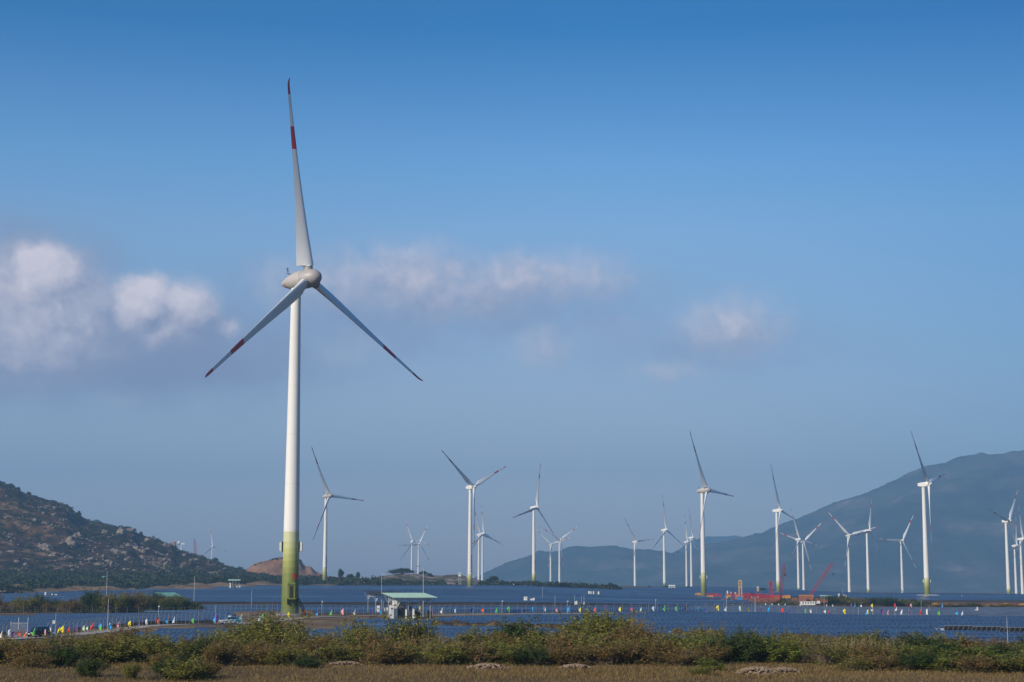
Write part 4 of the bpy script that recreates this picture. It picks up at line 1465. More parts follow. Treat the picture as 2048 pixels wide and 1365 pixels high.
# ------------------------------------------------------------------ dry grass
NG = 260000
Yg = 84 + 76 * np.random.rand(NG) ** .85
Xg = (np.random.rand(NG) * 2 - 1) * Yg * .36
clump = np.array([noise.noise(Vector((x * .22, y * .22, 0))) for x, y in zip(Xg[::10], Yg[::10])]).repeat(10)[:NG]
bare = np.array([noise.noise(Vector((x * .07, y * .16, 8))) for x, y in zip(Xg[::10], Yg[::10])]).repeat(10)[:NG]
hg = (.15 + .20 * np.random.rand(NG)) * (1 + .35 * clump)
zg = np.where(Yg > 152, -(Yg - 152) / 14, 0) - .1
wd = .016 + .022 * np.random.rand(NG)
an = np.random.rand(NG) * 6.28
lx, ly = np.random.normal(.06, .16, NG), np.random.normal(0, .16, NG)
P0 = np.stack([Xg - wd * np.cos(an), Yg - wd * np.sin(an), zg], 1)
P1 = np.stack([Xg + wd * np.cos(an), Yg + wd * np.sin(an), zg], 1)
P2 = np.stack([Xg + lx, Yg + ly, zg + hg], 1)
tone = np.clip(.42 + .45 * clump + .22 * np.random.normal(size=NG), 0, 1)
keep = (bare > -.22) | (np.random.rand(NG) < .22)
P0, P1, P2, tone = P0[keep], P1[keep], P2[keep], tone[keep]
o = link("dry_grass", quads_mesh("dry_grass", np.stack([P0, P1, P2], 1), tone, LEAF["grass"]))
o["kind"] = "stuff"
tag(o, "knee-high dry brown grass across the foreground", "grass")

# ------------------------------------------------------------------ rocks
def lump(seed, n=2, rough=.35):
    import bmesh
    bm = bmesh.new()
    bmesh.ops.create_icosphere(bm, subdivisions=n, radius=1)
    for v in bm.verts:
        k = 1 + rough * noise.fractal(v.co * 1.1 + Vector((seed * 7.1, 0, 0)), 1, 2, 3)
        c = noise.cell(v.co * 1.3 + Vector((seed * 3.3, 1, 2)))
        v.co *= k * (1 - .16 * c)
    me = bpy.data.meshes.new("boulder")
    bm.to_mesh(me); bm.free()
    me.materials.append(M["rock"])
    return me


LUMPS = [lump(i, 3) for i in range(6)]


def hill_hit(px, py):
    ux, uz = ray(px, py)
    for k in range(0, 400):
        t = k / 400
        x, y, z = hill_f(px, t)
        if z >= CAM_H + uz * y - .01:
            return Vector((x, y, z))
    return Vector(hill_f(px, 1.0))


BOULD = [(88, 1098, 26, 20, "big layered grey rock face low on the left hill"), (106, 1112, 20, 12, "broad rock ledge under the layered rock face"), (138, 1090, 22, 26, "tall smooth rock outcrop in the middle of the hill"), (150, 1075, 14, 16, "grey crag above the tall smooth outcrop"), (65, 1044, 14, 14, "rounded outcrop high on the hill at left"), (84, 1050, 10, 12, "split rock right of the high rounded outcrop"),
         (84, 1018, 12, 8, "pale rock near the top of the slope"), (101, 1017, 8, 7, "small pale rock right of the top rock"), (103, 1032, 12, 8, "bright pale slab below the crest"), (80, 1028, 8, 7, "small round boulder below the crest"), (206, 1066, 10, 10, "grey boulder left of the skyline crag"), (240, 1066, 22, 18, "skyline crag with pale face at the shoulder"), (258, 1062, 18, 10, "flat skyline rock right of the crag"),
         (293, 1082, 16, 10, "bright boulders on the ridge right of the shoulder"), (305, 1083, 10, 8, "second bright ridge boulder"), (331, 1094, 12, 10, "tan ridge boulder nearest the blade-less turbine"), (344, 1090, 12, 14, "last ridge boulder before the slope drops"), (228, 1104, 18, 12, "cluster boulder right of the talus middle"), (246, 1108, 14, 10, "pale boulder in the talus below the shoulder"), (272, 1100, 16, 12, "pale rock group high in the talus"),
         (284, 1106, 9, 10, "upright pale block in the talus"), (180, 1122, 16, 12, "grey boulder at the bottom of the talus"), (195, 1130, 12, 8, "low boulder under the talus"), (160, 1130, 10, 7, "small pale boulder at the foot of the slope"), (215, 1124, 12, 8, "flat boulder in the lower talus"), (255, 1120, 16, 10, "tan boulder low on the right slope"), (325, 1140, 10, 6, "pale rock by the lower trees"), (425, 1148, 18, 7, "pale rock ledge at the end of the hill"), (440, 1150, 10, 6, "small rock right of the pale ledge"),
         (20, 1105, 12, 8, "grey rock at the left edge low on the hill"), (8, 1038, 12, 7, "tan ledge at the left edge high on the hill"), (30, 1125, 12, 8, "low grey rock near the left edge")]
for i, (px, py, wpx, hpx, lab) in enumerate(BOULD):
    p = hill_hit(px, py)
    k = p.y / F_PX / 2
    o = link("boulder", LUMPS[i % 6])
    o.location = p + Vector((0, 2, -.15 * hpx * k))
    o.rotation_euler = (0, 0, i * 1.3)
    o.scale = (wpx * k * 1.25, wpx * k, hpx * k * 1.25)
    tag(o, lab, "boulder", "boulders on the rocky hill")
# smaller stones on the hill: one mass
b = MB()
base_l = [(v.co.copy()) for v in lump(9, 1).vertices]
fl = [tuple(p.vertices) for p in lump(9, 1).polygons]
for i in range(3600):
    px = rs.uniform(-300, 460)
    t = rs.random() * .9
    dn = noise.noise(Vector((px * .035, t * 9, 9)))
    if dn + (.22 if (120 < px < 340 and t < .55) else 0) + rs.uniform(-.15, .15) < .15:
        continue
    x, y, z = hill_f(px, t)
    s = rs.uniform(.5, 1.7) * (1 if rs.random() < .88 else 1.9)
    m3 = Matrix.Rotation(rs.random() * 6.28, 3, "Z")
    b.add([m3 @ Vector((v.x * s, v.y * s, v.z * s * .8)) + Vector((x, y, z + s * .2)) for v in base_l], fl)
o = b.build("rocks", M["rock"]); o["kind"] = "stuff"; tag(o, "loose grey stones strewn over the left hill", "rocks")


def pile(px, py, Y, w, h, label, seed, n=220):
    rs_ = random.Random(seed)
    b = MB()
    vs, nx, ny = [], 18, 8
    for j in range(ny):
        for i in range(nx):
            u, v = i / (nx - 1) * 2 - 1, j / (ny - 1) * 2 - 1
            hh = max(0, 1 - u * u) * max(0, 1 - v * v) * h * (.7 + .6 * noise.noise(Vector((u * 2.5 + seed, v * 2, 0)))) - .12
            vs.append((u * w / 2, v * w * .25, hh))
    b.add(vs, [(j * nx + i, j * nx + i + 1, (j + 1) * nx + i + 1, (j + 1) * nx + i) for j in range(ny - 1) for i in range(nx - 1)])
    for k in range(n):
        u, v = rs_.gauss(0, .4), rs_.gauss(0, .4)
        if abs(u) > 1 or abs(v) > 1:
            continue
        s = rs_.uniform(.04, .15)
        z = max(0, 1 - u * u) * max(0, 1 - v * v) * h * .8
        m3 = Matrix.Rotation(rs_.random() * 6.28, 3, "Z")
        b.add([m3 @ Vector((q.x * s * 1.3, q.y * s, q.z * s * .8)) + Vector((u * w / 2, v * w * .25, z + .02)) for q in base_l], fl)
    o = b.build("rubble_pile", M["sandrock"], smooth=False)
    p = gpt(px, Y, py)
    o.location = p
    tag(o, label, "rubble pile", "sandy rubble piles")
    return o


pile(975, 1326, 133, 3.4, .42, "long pale rubble pile in front of the green thicket, mid picture", 3)
pile(1150, 1326, 134, 2.6, .30, "small pale rubble heap in front of the thicket right of the middle", 5)
pile(1515, 1342, 125, 3.4, .55, "sandy rubble pile left below the straw stalks", 8)
pile(1568, 1336, 127, 2.6, .38, "lower right neighbour of the sandy rubble pile by the straw stalks", 12)
pile(690, 1318, 139, 3.2, .3, "thin reddish rubble strip at the thicket foot under the white flag", 14, 160)
EB = [(45, 1192, 1240, 60, 7, "pale cone of earth at the left beyond the far field"), (110, 1189, 1200, 110, 4, "long low earth bank under the white cabinet group"), (165, 1186, 1250, 90, 6, "bumpy earth bank left of the far mast"), (225, 1186, 1260, 60, 4, "earth bank right of the far mast"), (365, 1180, 1320, 80, 5, "earth bank above the long teal roof"),
      (420, 1177, 1390, 90, 6, "earth bank left of the far shelter"), (510, 1175, 1480, 80, 6, "tan earth heap left of the huge turbine"), (545, 1176, 1500, 60, 4, "low tan heap touching the huge turbine"), (625, 1175, 1560, 70, 4, "rubbly earth bank at the foot of the distant egg nacelle turbine"), (15, 1194, 1180, 50, 4, "earth bank at the left edge beyond the far field")]
for px, py, Y, w, h, lab in EB:
    b = MB()
    vs, nx, ny = [], 26, 10
    for j in range(ny):
        for i in range(nx):
            u, v = i / (nx - 1) * 2 - 1, j / (ny - 1) * 2 - 1
            hh = max(0, 1 - u * u) ** .8 * max(0, 1 - v * v) * h * (.75 + .7 * noise.noise(Vector((u * 3 + px, v * 2, 0)))) - .6
            vs.append((u * w / 2, v * 14, hh))
    b.add(vs, [(j * nx + i, j * nx + i + 1, (j + 1) * nx + i + 1, (j + 1) * nx + i) for j in range(ny - 1) for i in range(nx - 1)])
    o = b.build("earth_bank", M["earth"], smooth=True, loc=gpt(px, Y))
    o["kind"] = "structure"; tag(o, lab, "earth bank")

# ------------------------------------------------------------------ road, dirt strips
ROAD = [(-400, 245), (-100, 272), (0, 288), (120, 303), (230, 318), (350, 338), (455, 356), (520, 378), (600, 404), (740, 424), (1000, 442), (1300, 456), (1500, 461), (1700, 452), (1900, 438), (2400, 425)]


def road_pt(px, off=0.0):
    Y = interp(ROAD, px) + off
    X = xat(px, Y)
    return Vector((X, Y, ground(X, Y)))


def strip(name, pts, w, m, dz, thick=.35):
    b = MB()
    L_, R_ = [], []
    for i, p in enumerate(pts):
        a = pts[max(0, i - 1)]; c = pts[min(len(pts) - 1, i + 1)]
        d = Vector((c.x - a.x, c.y - a.y, 0)).normalized()
        nrm = Vector((-d.y, d.x, 0)) * w / 2
        z = p.z + dz
        L_.append(Vector((p.x, p.y, z)) + nrm); R_.append(Vector((p.x, p.y, z)) - nrm)
    n = len(pts)
    dn = Vector((0, 0, -thick))
    b.add(L_ + R_ + [q + dn for q in L_] + [q + dn for q in R_],
          [(n + i, n + i + 1, i + 1, i) for i in range(n - 1)] + [(i, i + 1, 2 * n + i + 1, 2 * n + i) for i in range(n - 1)] + [(3 * n + i, 3 * n + i + 1, n + i + 1, n + i) for i in range(n - 1)])
    return b.build(name, m)


o = strip("road", [road_pt(p) for p in range(-300, 2300, 12)], 5.0, M["road"], .18)
o["kind"] = "structure"; tag(o, "pale gravel road along the flags", "road")
b = MB()                                   # bare bank below the road, from the left bushes to the shelter
rows = []
for p in range(300, 748, 8):
    e0 = near_end(p)
    q = road_pt(p)
    X0 = xat(p, e0 - 4)
    t = []
    for k in range(6):
        s_ = k / 5
        yy = (e0 - 4) * (1 - s_) + (q.y - 2.6) * s_
        xx = xat(p, yy)
        t.append((xx, yy, ground(xx, yy) + .12 + .1 * noise.noise(Vector((xx * .2, yy * .2, 0)))))
    rows.append(t)
b.add([v for r_ in rows for v in r_], [(i * 6 + k, (i + 1) * 6 + k, (i + 1) * 6 + k + 1, i * 6 + k + 1) for i in range(len(rows) - 1) for k in range(5)])
o = b.build("earth_bank", M["earth"], smooth=True); o["kind"] = "structure"; tag(o, "bare brown bank between the road and the near field", "earth bank")
b = MB()                                   # bare yard round the huge turbine
rows = []
for p in range(430, 700, 10):
    t = []
    for k in range(6):
        yy = interp(ROAD, p) + 3 + k * interp([(430, 4), (520, 11), (600, 9), (700, 4)], p)
        xx = xat(p, yy)
        t.append((xx, yy, ground(xx, yy) + .1 + .35 * max(0, noise.noise(Vector((xx * .12, yy * .12, 3))))))
    rows.append(t)
b.add([v for r_ in rows for v in r_], [(i * 6 + k, (i + 1) * 6 + k, (i + 1) * 6 + k + 1, i * 6 + k + 1) for i in range(len(rows) - 1) for k in range(5)])
o = b.build("earth_yard", M["earth"], smooth=True); o["kind"] = "structure"; tag(o, "bare earth yard round the huge turbine", "earth yard")
o = strip("track", [gpt(p, interp([(1690, 815), (1850, 800), (2400, 790)], p)) for p in range(1690, 2300, 14)], 9, M["earth"], .25)
o["kind"] = "structure"; tag(o, "tan dirt track below the right scrub belt", "track")
o = strip("track", [gpt(p, interp([(640, 1555), (1000, 1560), (1150, 1480), (1260, 1330), (1460, 1215)], p)) for p in range(640, 1470, 14)], 16, M["earth"], .5)
o["kind"] = "structure"; tag(o, "tan dirt track along the far edge of the solar plain", "track")
for px, w, h, lab in ((505, 16, 1.3, "tan earth heap left of the huge turbine foot, by the fence"), (552, 14, 1.0, "tan earth heap touching the huge turbine foot"), (604, 10, 1.2, "tan earth heap right of the huge turbine foot")):
    b = MB()
    vs, nx, ny = [], 18, 8
    for j in range(ny):
        for i in range(nx):
            u, v = i / (nx - 1) * 2 - 1, j / (ny - 1) * 2 - 1
            vs.append((u * w / 2, v * 4, max(0, 1 - u * u) * max(0, 1 - v * v) * h * (.8 + .6 * noise.noise(Vector((u * 3 + px, v * 2, 0)))) - .1))
    b.add(vs, [(j * nx + i, j * nx + i + 1, (j + 1) * nx + i + 1, (j + 1) * nx + i) for j in range(ny - 1) for i in range(nx - 1)])
    o = b.build("earth_heap", M["earth"], smooth=True, loc=gpt(px, 446 if px > 540 else 452))
    tag(o, lab, "earth heap")

for pa, pb_, lab in ((846, 1206, "dark earth berm through the near field below the middle flags"), (1326, 1462, "short dark earth berm in the near field below the yellow mast"), (1538, 1706, "dark earth berm in the near field below the red cranes")):
    b = MB()
    rows = []
    for p in np.arange(pa, pb_ + 1, 5.0):
        yc = ditch(p)
        hh = 1.15 + .75 + .45 * noise.noise(Vector((p * .05, 7, 0)))
        t_ = min(1, (p - pa) / 20, (pb_ - p) / 20)
        t = []
        for yy, k in ((-2.2, 0), (-1.0, .85), (.2, 1), (1.4, .8), (2.4, 0)):
            xx = xat(p, yc + yy)
            t.append((xx, yc + yy, ground(xx, yc + yy) - .1 + k * hh * max(.05, t_) * (1 + .25 * noise.noise(Vector((xx * .6, yy, 1))))))
        rows.append(t)
    b.add([v for r_ in rows for v in r_], [(i * 5 + k, (i + 1) * 5 + k, (i + 1) * 5 + k + 1, i * 5 + k + 1) for i in range(len(rows) - 1) for k in range(4)])
    o = b.build("earth_bank", M["berm"]); o["kind"] = "structure"; tag(o, lab, "earth bank")

# ------------------------------------------------------------------ fences
def fence(pts, label, h=2.2, bent=.45, rails=6, name="fence", lean=(0, -1), group=None):
    root = tag(empty(name, pts[0]), label, "fence", group)
    o0 = Vector(pts[0])
    pb = MB()
    pb.box((0, 0, h / 2 - .2), (.075, .075, h + .4))
    if bent:
        pb.tube((0, 0, h), (bent, -.12, h + bent * .9), .035, .03, 4)
    me = None
    for p in pts:
        if me is None:
            o = pb.build("post", M["conc"], root); me = o.data
        else:
            o = link("post", me, root)
        o.location = Vector(p) - o0
    wb = MB()
    for i in range(len(pts) - 1):
        a, c = Vector(pts[i]) - o0, Vector(pts[i + 1]) - o0
        for k in range(rails):
            z = Vector((0, 0, .12 + (h - .2) * k / (rails - 1)))
            wb.tube(a + z, c + z, .012, .012, 3, caps=False)
        n = max(3, int((c - a).length / .55))
        for k in range(1, n):
            q = a.lerp(c, k / n)
            wb.tube(q + Vector((0, 0, .1)), q + Vector((0, 0, h - .05)), .009, .009, 3, caps=False)
        if bent:
            z = Vector((bent * .9, -.1, h + bent * .8))
            wb.tube(a + z, c + z, .012, .012, 3, caps=False)
    wb.build("wire_mesh", M["wire"], root)
    return root


def along(pxs, Yf):
    return [gpt(p, Yf(p)) for p in pxs]


fence(along(np.arange(97, 432, 8.6), lambda p: interp(ROAD, p) + 6.5), "bent-topped wire fence between the road and the left solar field")
fence(along(np.arange(-40, 26, 8.0), lambda p: interp(ROAD, p) + 7), "bent-topped wire fence running out of the left edge")
fence(along(np.arange(440, 905, 11.5), lambda p: interp(ROAD, p) + 5), "bent-topped wire fence in front of the huge turbine foot")
fence(along(np.arange(912, 1330, 17.5), lambda p: interp(ROAD, p) + 6), "bent-topped wire fence behind the flags of the middle field", h=2.4)
fence(along(np.arange(1336, 1720, 18.5), lambda p: interp(ROAD, p) + 6), "bent-topped wire fence behind the half hidden flags at right", h=2.4)
fence(along(np.arange(2, 410, 23.0), lambda p: 548), "straight post fence in front of the shrub line at left", h=2.5, bent=0, rails=4)
fence(along(np.arange(398, 562, 10.5), lambda p: 474 + (562 - p) * .05), "tall thin fence in front of the far solar rows left of the huge turbine", h=3.0)
fence(along(np.arange(690, 965, 9.0), lambda p: 1545), "pale distant fence along the far field edge below the knoll", h=3.0, bent=0, rails=5)
# wire gate
p0 = gpt(24, 299); g = tag(empty("gate", p0), "grey mesh gate with a tall frame beside the road at left", "gate")
b = MB()
W_ = xat(70, 303) - p0.x
for x in (0, W_ * .45, W_):
    b.tube((x, x * .08, -.2), (x, x * .08, 3.6 if x else 2.9), .06, .06, 6)
for z in (.3, 2.6):
    b.tube((0, 0, z), (W_, W_ * .08, z), .045, .045, 5)
b.build("frame", M["steel"], g)
b = MB()
for k in range(30):
    x = W_ * k / 29
    b.tube((x, x * .08, .3), (x, x * .08, 2.6), .018, .018, 3)
for k in range(8):
    b.tube((0, 0, .4 + k * .3), (W_, W_ * .08, .4 + k * .3), .014, .014, 3)
b.build("mesh_panel", M["steel"], g)

# ------------------------------------------------------------------ flags
FM = {k: flag_mat(k.replace(" ", "_"), v) for k, v in FLAGC.items()}
FLAG_ME = []
for j in range(6):
    b = MB()
    nx, nz = 7, 12
    rows = []
    for k in range(nz):
        t = k / (nz - 1)                     # 0 at the foot, 1 at the top
        z = .70 + 1.35 * t
        if j in (0, 3):                      # feather blade, belly low
            wmax = .60 * max(.03, math.sin(math.pi * (1 - t) ** .8 * .86 + .08)) ** .75
        elif j in (1, 4):                    # drooping cloth, cut off straight at the top
            wmax = .50 - .18 * t + .10 * math.sin(4 * t + j)
        else:                                # pennant blown out at mid height
            wmax = .66 * max(.05, 1 - abs(t - .42) * 1.7)
        row = []
        for i in range(nx):
            s = i / (nx - 1)
            row.append((-s * wmax, (.16 * math.sin(4.0 * s + 4 * t + j * 1.7) + .08 * math.sin(9 * t + j)) * s, z - (.30 if j % 3 else .12) * s * s * (.3 + .7 * t) + .05 * math.sin(7 * s + j)))
        rows.append(row)
    for d in (0, 1):
        b.add([(x, y + d * .012, z) for r_ in rows for x, y, z in r_], [tuple((k * nx + i, k * nx + i + 1, (k + 1) * nx + i + 1, (k + 1) * nx + i)[::1 if d else -1]) for k in range(nz - 1) for i in range(nx - 1)])
    FLAG_ME.append(b)
pb = MB()
pb.tube((.02, 0, -.2), (.02, 0, 2.2), .022, .014, 5)
po = pb.build("pole", M["steel"]); POLE = po.data; bpy.data.objects.remove(po)
CLOTH = {}


def cloth(c, j):
    if (c, j) not in CLOTH:
        o = FLAG_ME[j].build("cloth", FM[c], smooth=True)
        CLOTH[(c, j)] = o.data
        bpy.data.objects.remove(o)
    return CLOTH[(c, j)]


FL = [(2, "purple", -1), (7, "white", -4), (23, "pale blue", -3), (31, "purple", -5), (44, "orange red", -3), (55, "orange", -5), (65, "dark blue", 3), (72, "green", -3), (94, "pink", -3.5), (104, "white", 3), (112, "blue", -3), (122, "yellow", 3), (129, "yellow", -2), (141, "red", 1), (155, "purple", 2.5), (171, "pale green", 1), (178, "pale green", 3.2), (188, "red", 0),
      (203, "blue", 3.2), (205, "green", -3), (222, "yellow", 3.2), (224, "blue", -3), (240, "pink", -2.5), (260, "purple", 3.4), (263, "yellow", -3), (281, "purple", -2.8), (296, "white", -2.8), (318, "orange red", -3), (336, "blue", -3), (350, "pale blue", -3), (388, "green", -2.5), (431, "blue", -2.8), (436, "purple", 3.2), (475, "yellow", -2.8), (484, "pale green", 3.4), (521, "pale blue", -2.8), (529, "green", -2.2),
      (565, "purple", -2.8), (579, "yellow", -2.8), (612, "orange red", -2.8), (635, "blue", -2.8), (664, "green", -2.8), (687, "pink", -2.8), (711, "white", -2.8), (745, "dark blue", -2.8), (763, "blue", -2.8), (818, "yellow", 2), (841, "yellow", 2), (865, "purple", -2.8), (885, "white", -2.8), (912, "pale blue", -2.8), (945, "dark blue", -2.8), (967, "orange red", -2.8), (994, "green", -2.8), (1019, "green", -2.8), (1044, "purple", -2.8), (1067, "blue", -2.8),
      (1091, "white", -2.8), (1114.5, "pink", -2.8), (1138, "blue", -2.8), (1161, "yellow", -2.8), (1191, "orange red", -2.8), (1215, "purple", -2.8), (1241, "yellow", -2.8), (1264, "red", -2.8), (1283, "pale green", -2.8), (1308, "pale blue", -2.8), (1330, "green", -2.8), (1353, "green", -2.8), (1371, "purple", -2.8), (1397, "blue", -2.8), (1412, "dark blue", -2.8), (1437, "yellow", -2.8), (1452, "pale blue", -2.8), (1481, "pale green", -2.8), (1498, "yellow", -2.8),
      (1524, "purple", -2.8), (1539, "blue", -2.8), (1565.6, "red", -2.8), (1581, "dark blue", -2.8), (1611.6, "green", -2.8), (1622, "white", -2.8), (1650.6, "pale green", -2.8), (1659, "crimson", -2.8), (1690, "yellow", -2.8), (1733, "blue", -2.8), (1736.5, "yellow", -4), (1765, "purple", -2.8), (1776, "pink", -3.4), (1804, "white", -3.4), (1820, "purple", -3), (1841, "red", -2.8), (1854, "white", -2.8), (1878, "green", -2.8), (1914, "blue", -2.8), (1925, "pale blue", -2.8)]
FAR = [(1703.5, "purple"), (1710, "blue"), (1723, "pale blue"), (1745, "yellow"), (1790.7, "red"), (1793, "white"), (1823, "pink"), (1885, "blue"), (1918, "dark blue")]
FZ = [(40, "at the far left"), (84, "by the dark parked car"), (170, "on the left part of the road"), (232, "beside the tall thin pole"), (330, "along the fence of the left field"), (455, "by the silver and teal car"), (540, "left of the huge turbine foot"), (600, "at the huge turbine foot"), (680, "right of the huge turbine"), (790, "by the green shelter"),
      (930, "right of the green shelter"), (1060, "in the middle of the picture"), (1180, "where the tallest bush rises"), (1300, "below the lone slim turbine"), (1400, "below the crane yard's egg nacelle turbine"), (1500, "below the yellow crane mast"), (1570, "below the red masts"), (1640, "below the leaning red boom"), (1740, "by the right pole pair"), (1800, "in the close group at right"), (1900, "at the far right")]


def put_flag(px, c, loc, j, label, grp, k=1.0):
    root = tag(empty("flag", loc, rnd.uniform(-.8, .8)), label, "flag", grp)
    root.scale = (k, k, k)
    link("pole", POLE, root); link("cloth", cloth(c, j), root)


for i, (px, c, off) in enumerate(FL):
    pv = FL[i - 1][1] if i else None
    nx_ = FL[i + 1][1] if i + 1 < len(FL) else None
    ph = min(FZ, key=lambda t: abs(t[0] - px))[1]
    if pv and nx_:
        nb = f"between two {pv} ones" if pv == nx_ else f"between {pv} and {nx_} ones"
    else:
        nb = f"next to the {nx_ or pv} flag"
    put_flag(px, c, road_pt(px, off) + Vector((0, 0, .15 if abs(off) < 2.5 else 0)), (i * 5) % 6, f"{c} flag {ph}, {nb}", "coloured flags along the road", (.94 if px > 420 else .80) * (1 + .12 * ((i * 7) % 5 - 2) / 2))
for i, (px, c) in enumerate(FAR):
    put_flag(px, c, gpt(px, 806 if i != 5 else 640), i % 6, f"small distant {c} flag on the track below the scrub" + (", right of the tallest turbine" if px == 1885 else ""), "distant flags along the dirt track", 1.35)

# ------------------------------------------------------------------ poles and lamp posts
def pole(px, yt, yb, Y, kind, label, r=.07, name=None, z_from_ground=True):
    X = xat(px, Y)
    g0 = ground(X, Y)
    h = zat(yt, Y) - g0
    root = tag(empty(name or ("lamp_post" if "lamp" in kind else "pole"), (X, Y, g0)), label, "lamp post" if "lamp" in kind else "pole", None)
    b = MB()
    b.tube((0, 0, -.3), (0, 0, h), r, r * .6, 7)
    b.build("shaft", M["steel"], root)
    if "lamp" in kind:
        s = -1 if kind.endswith("l") else 1
        b = MB()
        b.tube((0, 0, h - .1), (s * 1.0, 0, h + .35), .045, .04, 5)
        b.build("arm", M["steel"], root)
        b = MB()
        b.box((s * 1.25, 0, h + .40), (.95, .34, .16), taper=.8)
        b.build("lamp_head", M["cab_grey"], root)
    elif kind == "box":
        b = MB()
        b.box((-.25, -.1, h * .58), (.5, .35, .55))
        b.build("control_box", M["lightbox"], root)
    elif kind == "cross":
        b = MB()
        b.box((0, 0, h - .4), (2.2, .14, .14))
        b.build("crossarm", M["conc"], root)
        for x in (-.9, 0, .9):
            b = MB(); b.tube((x, 0, h - .33), (x, 0, h - .02), .07, .04, 6); b.build("insulator", M["cab_white"], root)
    elif kind == "camera":
        b = MB()
        b.box((.15, -.3, h - .25), (.22, .6, .2))
        b.build("camera_housing", M["cab_white"], root)
    else:
        b = MB()
        b.tube((0, 0, h), (0, 0, h + .5), .02, .012, 4)
        b.build("rod", M["steel"], root)
    return root


pole(217, 1199, 1250, 318, "plain", "tallest thin pole standing among the left road flags", .07)
pole(212.5, 1143, 1192, 820, "plain", "very tall thin mast behind the shrub line at left", .16)
pole(388, 1155, 1201, 640, "plain", "tall thin mast right of the long teal roof", .12)
pole(318, 1211, 1240, 343, "camera", "slender camera pole by the orange red flag on the bank", .06)
pole(432, 1212, 1240, 360, "plain", "slender pole left of the silver and teal car", .06)
pole(113, 1225, 1262, 309, "box", "slender pole with a pale box by the white flag at left", .05)
pole(644, 1202, 1233, 415, "camera", "slender pole between the blue and green flags right of the huge turbine", .07)
pole(503, 1181, 1205, 640, "plain", "thin mast just left of the huge turbine foot", .10)
pole(846.5, 1136, 1225, 412, "lamp_l", "tall lamp post rising through the green shelter roof line", .11)
pole(763, 1149, 1200, 500, "lamp_r", "lamp post with a long arm behind the dark roof", .10)
pole(1004, 1201, 1226, 446, "camera", "pole beside the green flags in the middle", .07)
pole(1085, 1176, 1195, 900, "lamp_r", "distant thin lamp post right of the first white cabinets", .10)
pole(1110, 1192, 1213, 600, "plain", "thin mast above the pink flag of the middle", .08)
pole(1134.5, 1201, 1226, 452, "camera", "slender pole beside the blue flag of the middle", .07)
pole(1311, 1199, 1213, 640, "camera", "short pole above the pale blue flag of the middle field", .10)
pole(1453, 1194, 1222, 470, "camera", "slender pole left of the blue tank", .07)
pole(1510, 1193, 1222, 480, "cross", "power pole with crossarm in front of the rusty stacks", .11)
pole(1648, 1193, 1213, 840, "plain", "thin mast right of the rusty containers", .10)
pole(1716, 1215, 1230, 455, "plain", "left slender pole over the half hidden flags at right", .07)
pole(1745, 1211, 1232, 450, "box", "slender pole with a box beside the blue and yellow flag pair", .07)
pole(1789, 1218, 1232, 446, "plain", "short pole between the pink and white flags at right", .06)
pole(1817, 1218, 1232, 446, "plain", "short pole just left of the last purple flag at right", .06)
pole(1842, 1203, 1219, 640, "plain", "thin mast below the tallest right turbine", .09)
pole(1858, 1212, 1219, 650, "lamp_l", "low lamp post at the dirt track on the right", .08)
pole(2012, 1239, 1282, 232, "plain", "lone thin pole in front of the near field at right", .05)
pole(1686, 1177, 1193, 1180, "plain", "distant mast beside the white cabinets on the right plain", .12)
pole(1924, 1189, 1200, 1180, "plain", "tiny distant mast right of the tallest right turbine", .12)
pole(1149, 1192, 1200, 760, "plain", "left of the short white posts by the second cabinet group", .10)
pole(1163, 1192, 1200, 760, "plain", "middle one of the short white posts by the second cabinet group", .10)
pole(1168, 1191, 1200, 760, "plain", "right of the short white posts by the second cabinet group", .10)
for i, px in enumerate((1531, 1544, 1557, 1570, 1600, 1653, 1665)):
    p = gpt(px, 800)
    b = MB(); b.box((0, 0, .6), (.5, .5, 2.6), taper=.8); b.box((0, 0, 1.95), (.6, .6, .12))
    o = b.build("marker_post", M["cab_white"], loc=p)
    tag(o, "short white marker post along the front edge of the crane yard", "post", "white marker posts of the crane yard")
for px, lab in ((1951, "left"), (1954, "right")):
    p = gpt(px, 640)
    b = MB(); b.box((0, 0, 1.2 if lab == "left" else 1.9), (.5, .5, 1.4 if lab == "left" else 1.6), taper=.8); b.tube((0, 0, -.3), (0, 0, 1.4), .12)
    o = b.build("marker_post", M["cab_white"], loc=p); tag(o, f"white post with thick head beside the dirt track, {lab} of a pair", "post")

# ------------------------------------------------------------------ shelters, cabinets
def cabinet(loc, w, d, h, m, label, name="cabinet", rz=0.0, door=True, fins=False, group=None):
    root = tag(empty(name, loc, rz), label, "transformer" if fins else "cabinet", group)
    b = MB()
    b.box((0, 0, h / 2), (w, d, h)); b.box((0, 0, h + .05), (w * 1.06, d * 1.08, .1)); b.box((0, 0, .04), (w * 1.04, d * 1.04, .2))
    b.build("body", m, root)
    if door:
        b = MB(); b.box((-w * .24, -d / 2 - .02, h * .48), (w * .42, .05, h * .82)); b.build("door", m, root)
        b = MB(); b.box((w * .24, -d / 2 - .02, h * .48), (w * .42, .05, h * .82)); b.build("door", m, root)
        b = MB(); b.box((0, -d / 2 - .05, h * .75), (w * .5, .04, h * .10)); b.build("vent", M["cab_grey"], root)
    if fins:
        b = MB()
        for k in range(9):
            b.box((-w * .44 + w * .88 * k / 8, -d / 2 - .16, h * .5), (.07, .32, h * .62))
        b.build("cooling_fins", m, root)
        for k in range(3):
            b = MB(); b.tube((-w * .25 + w * .25 * k, 0, h), (-w * .25 + w * .25 * k, 0, h + .55), .11, .06, 8); b.build("bushing", M["dark"], root)
    return root


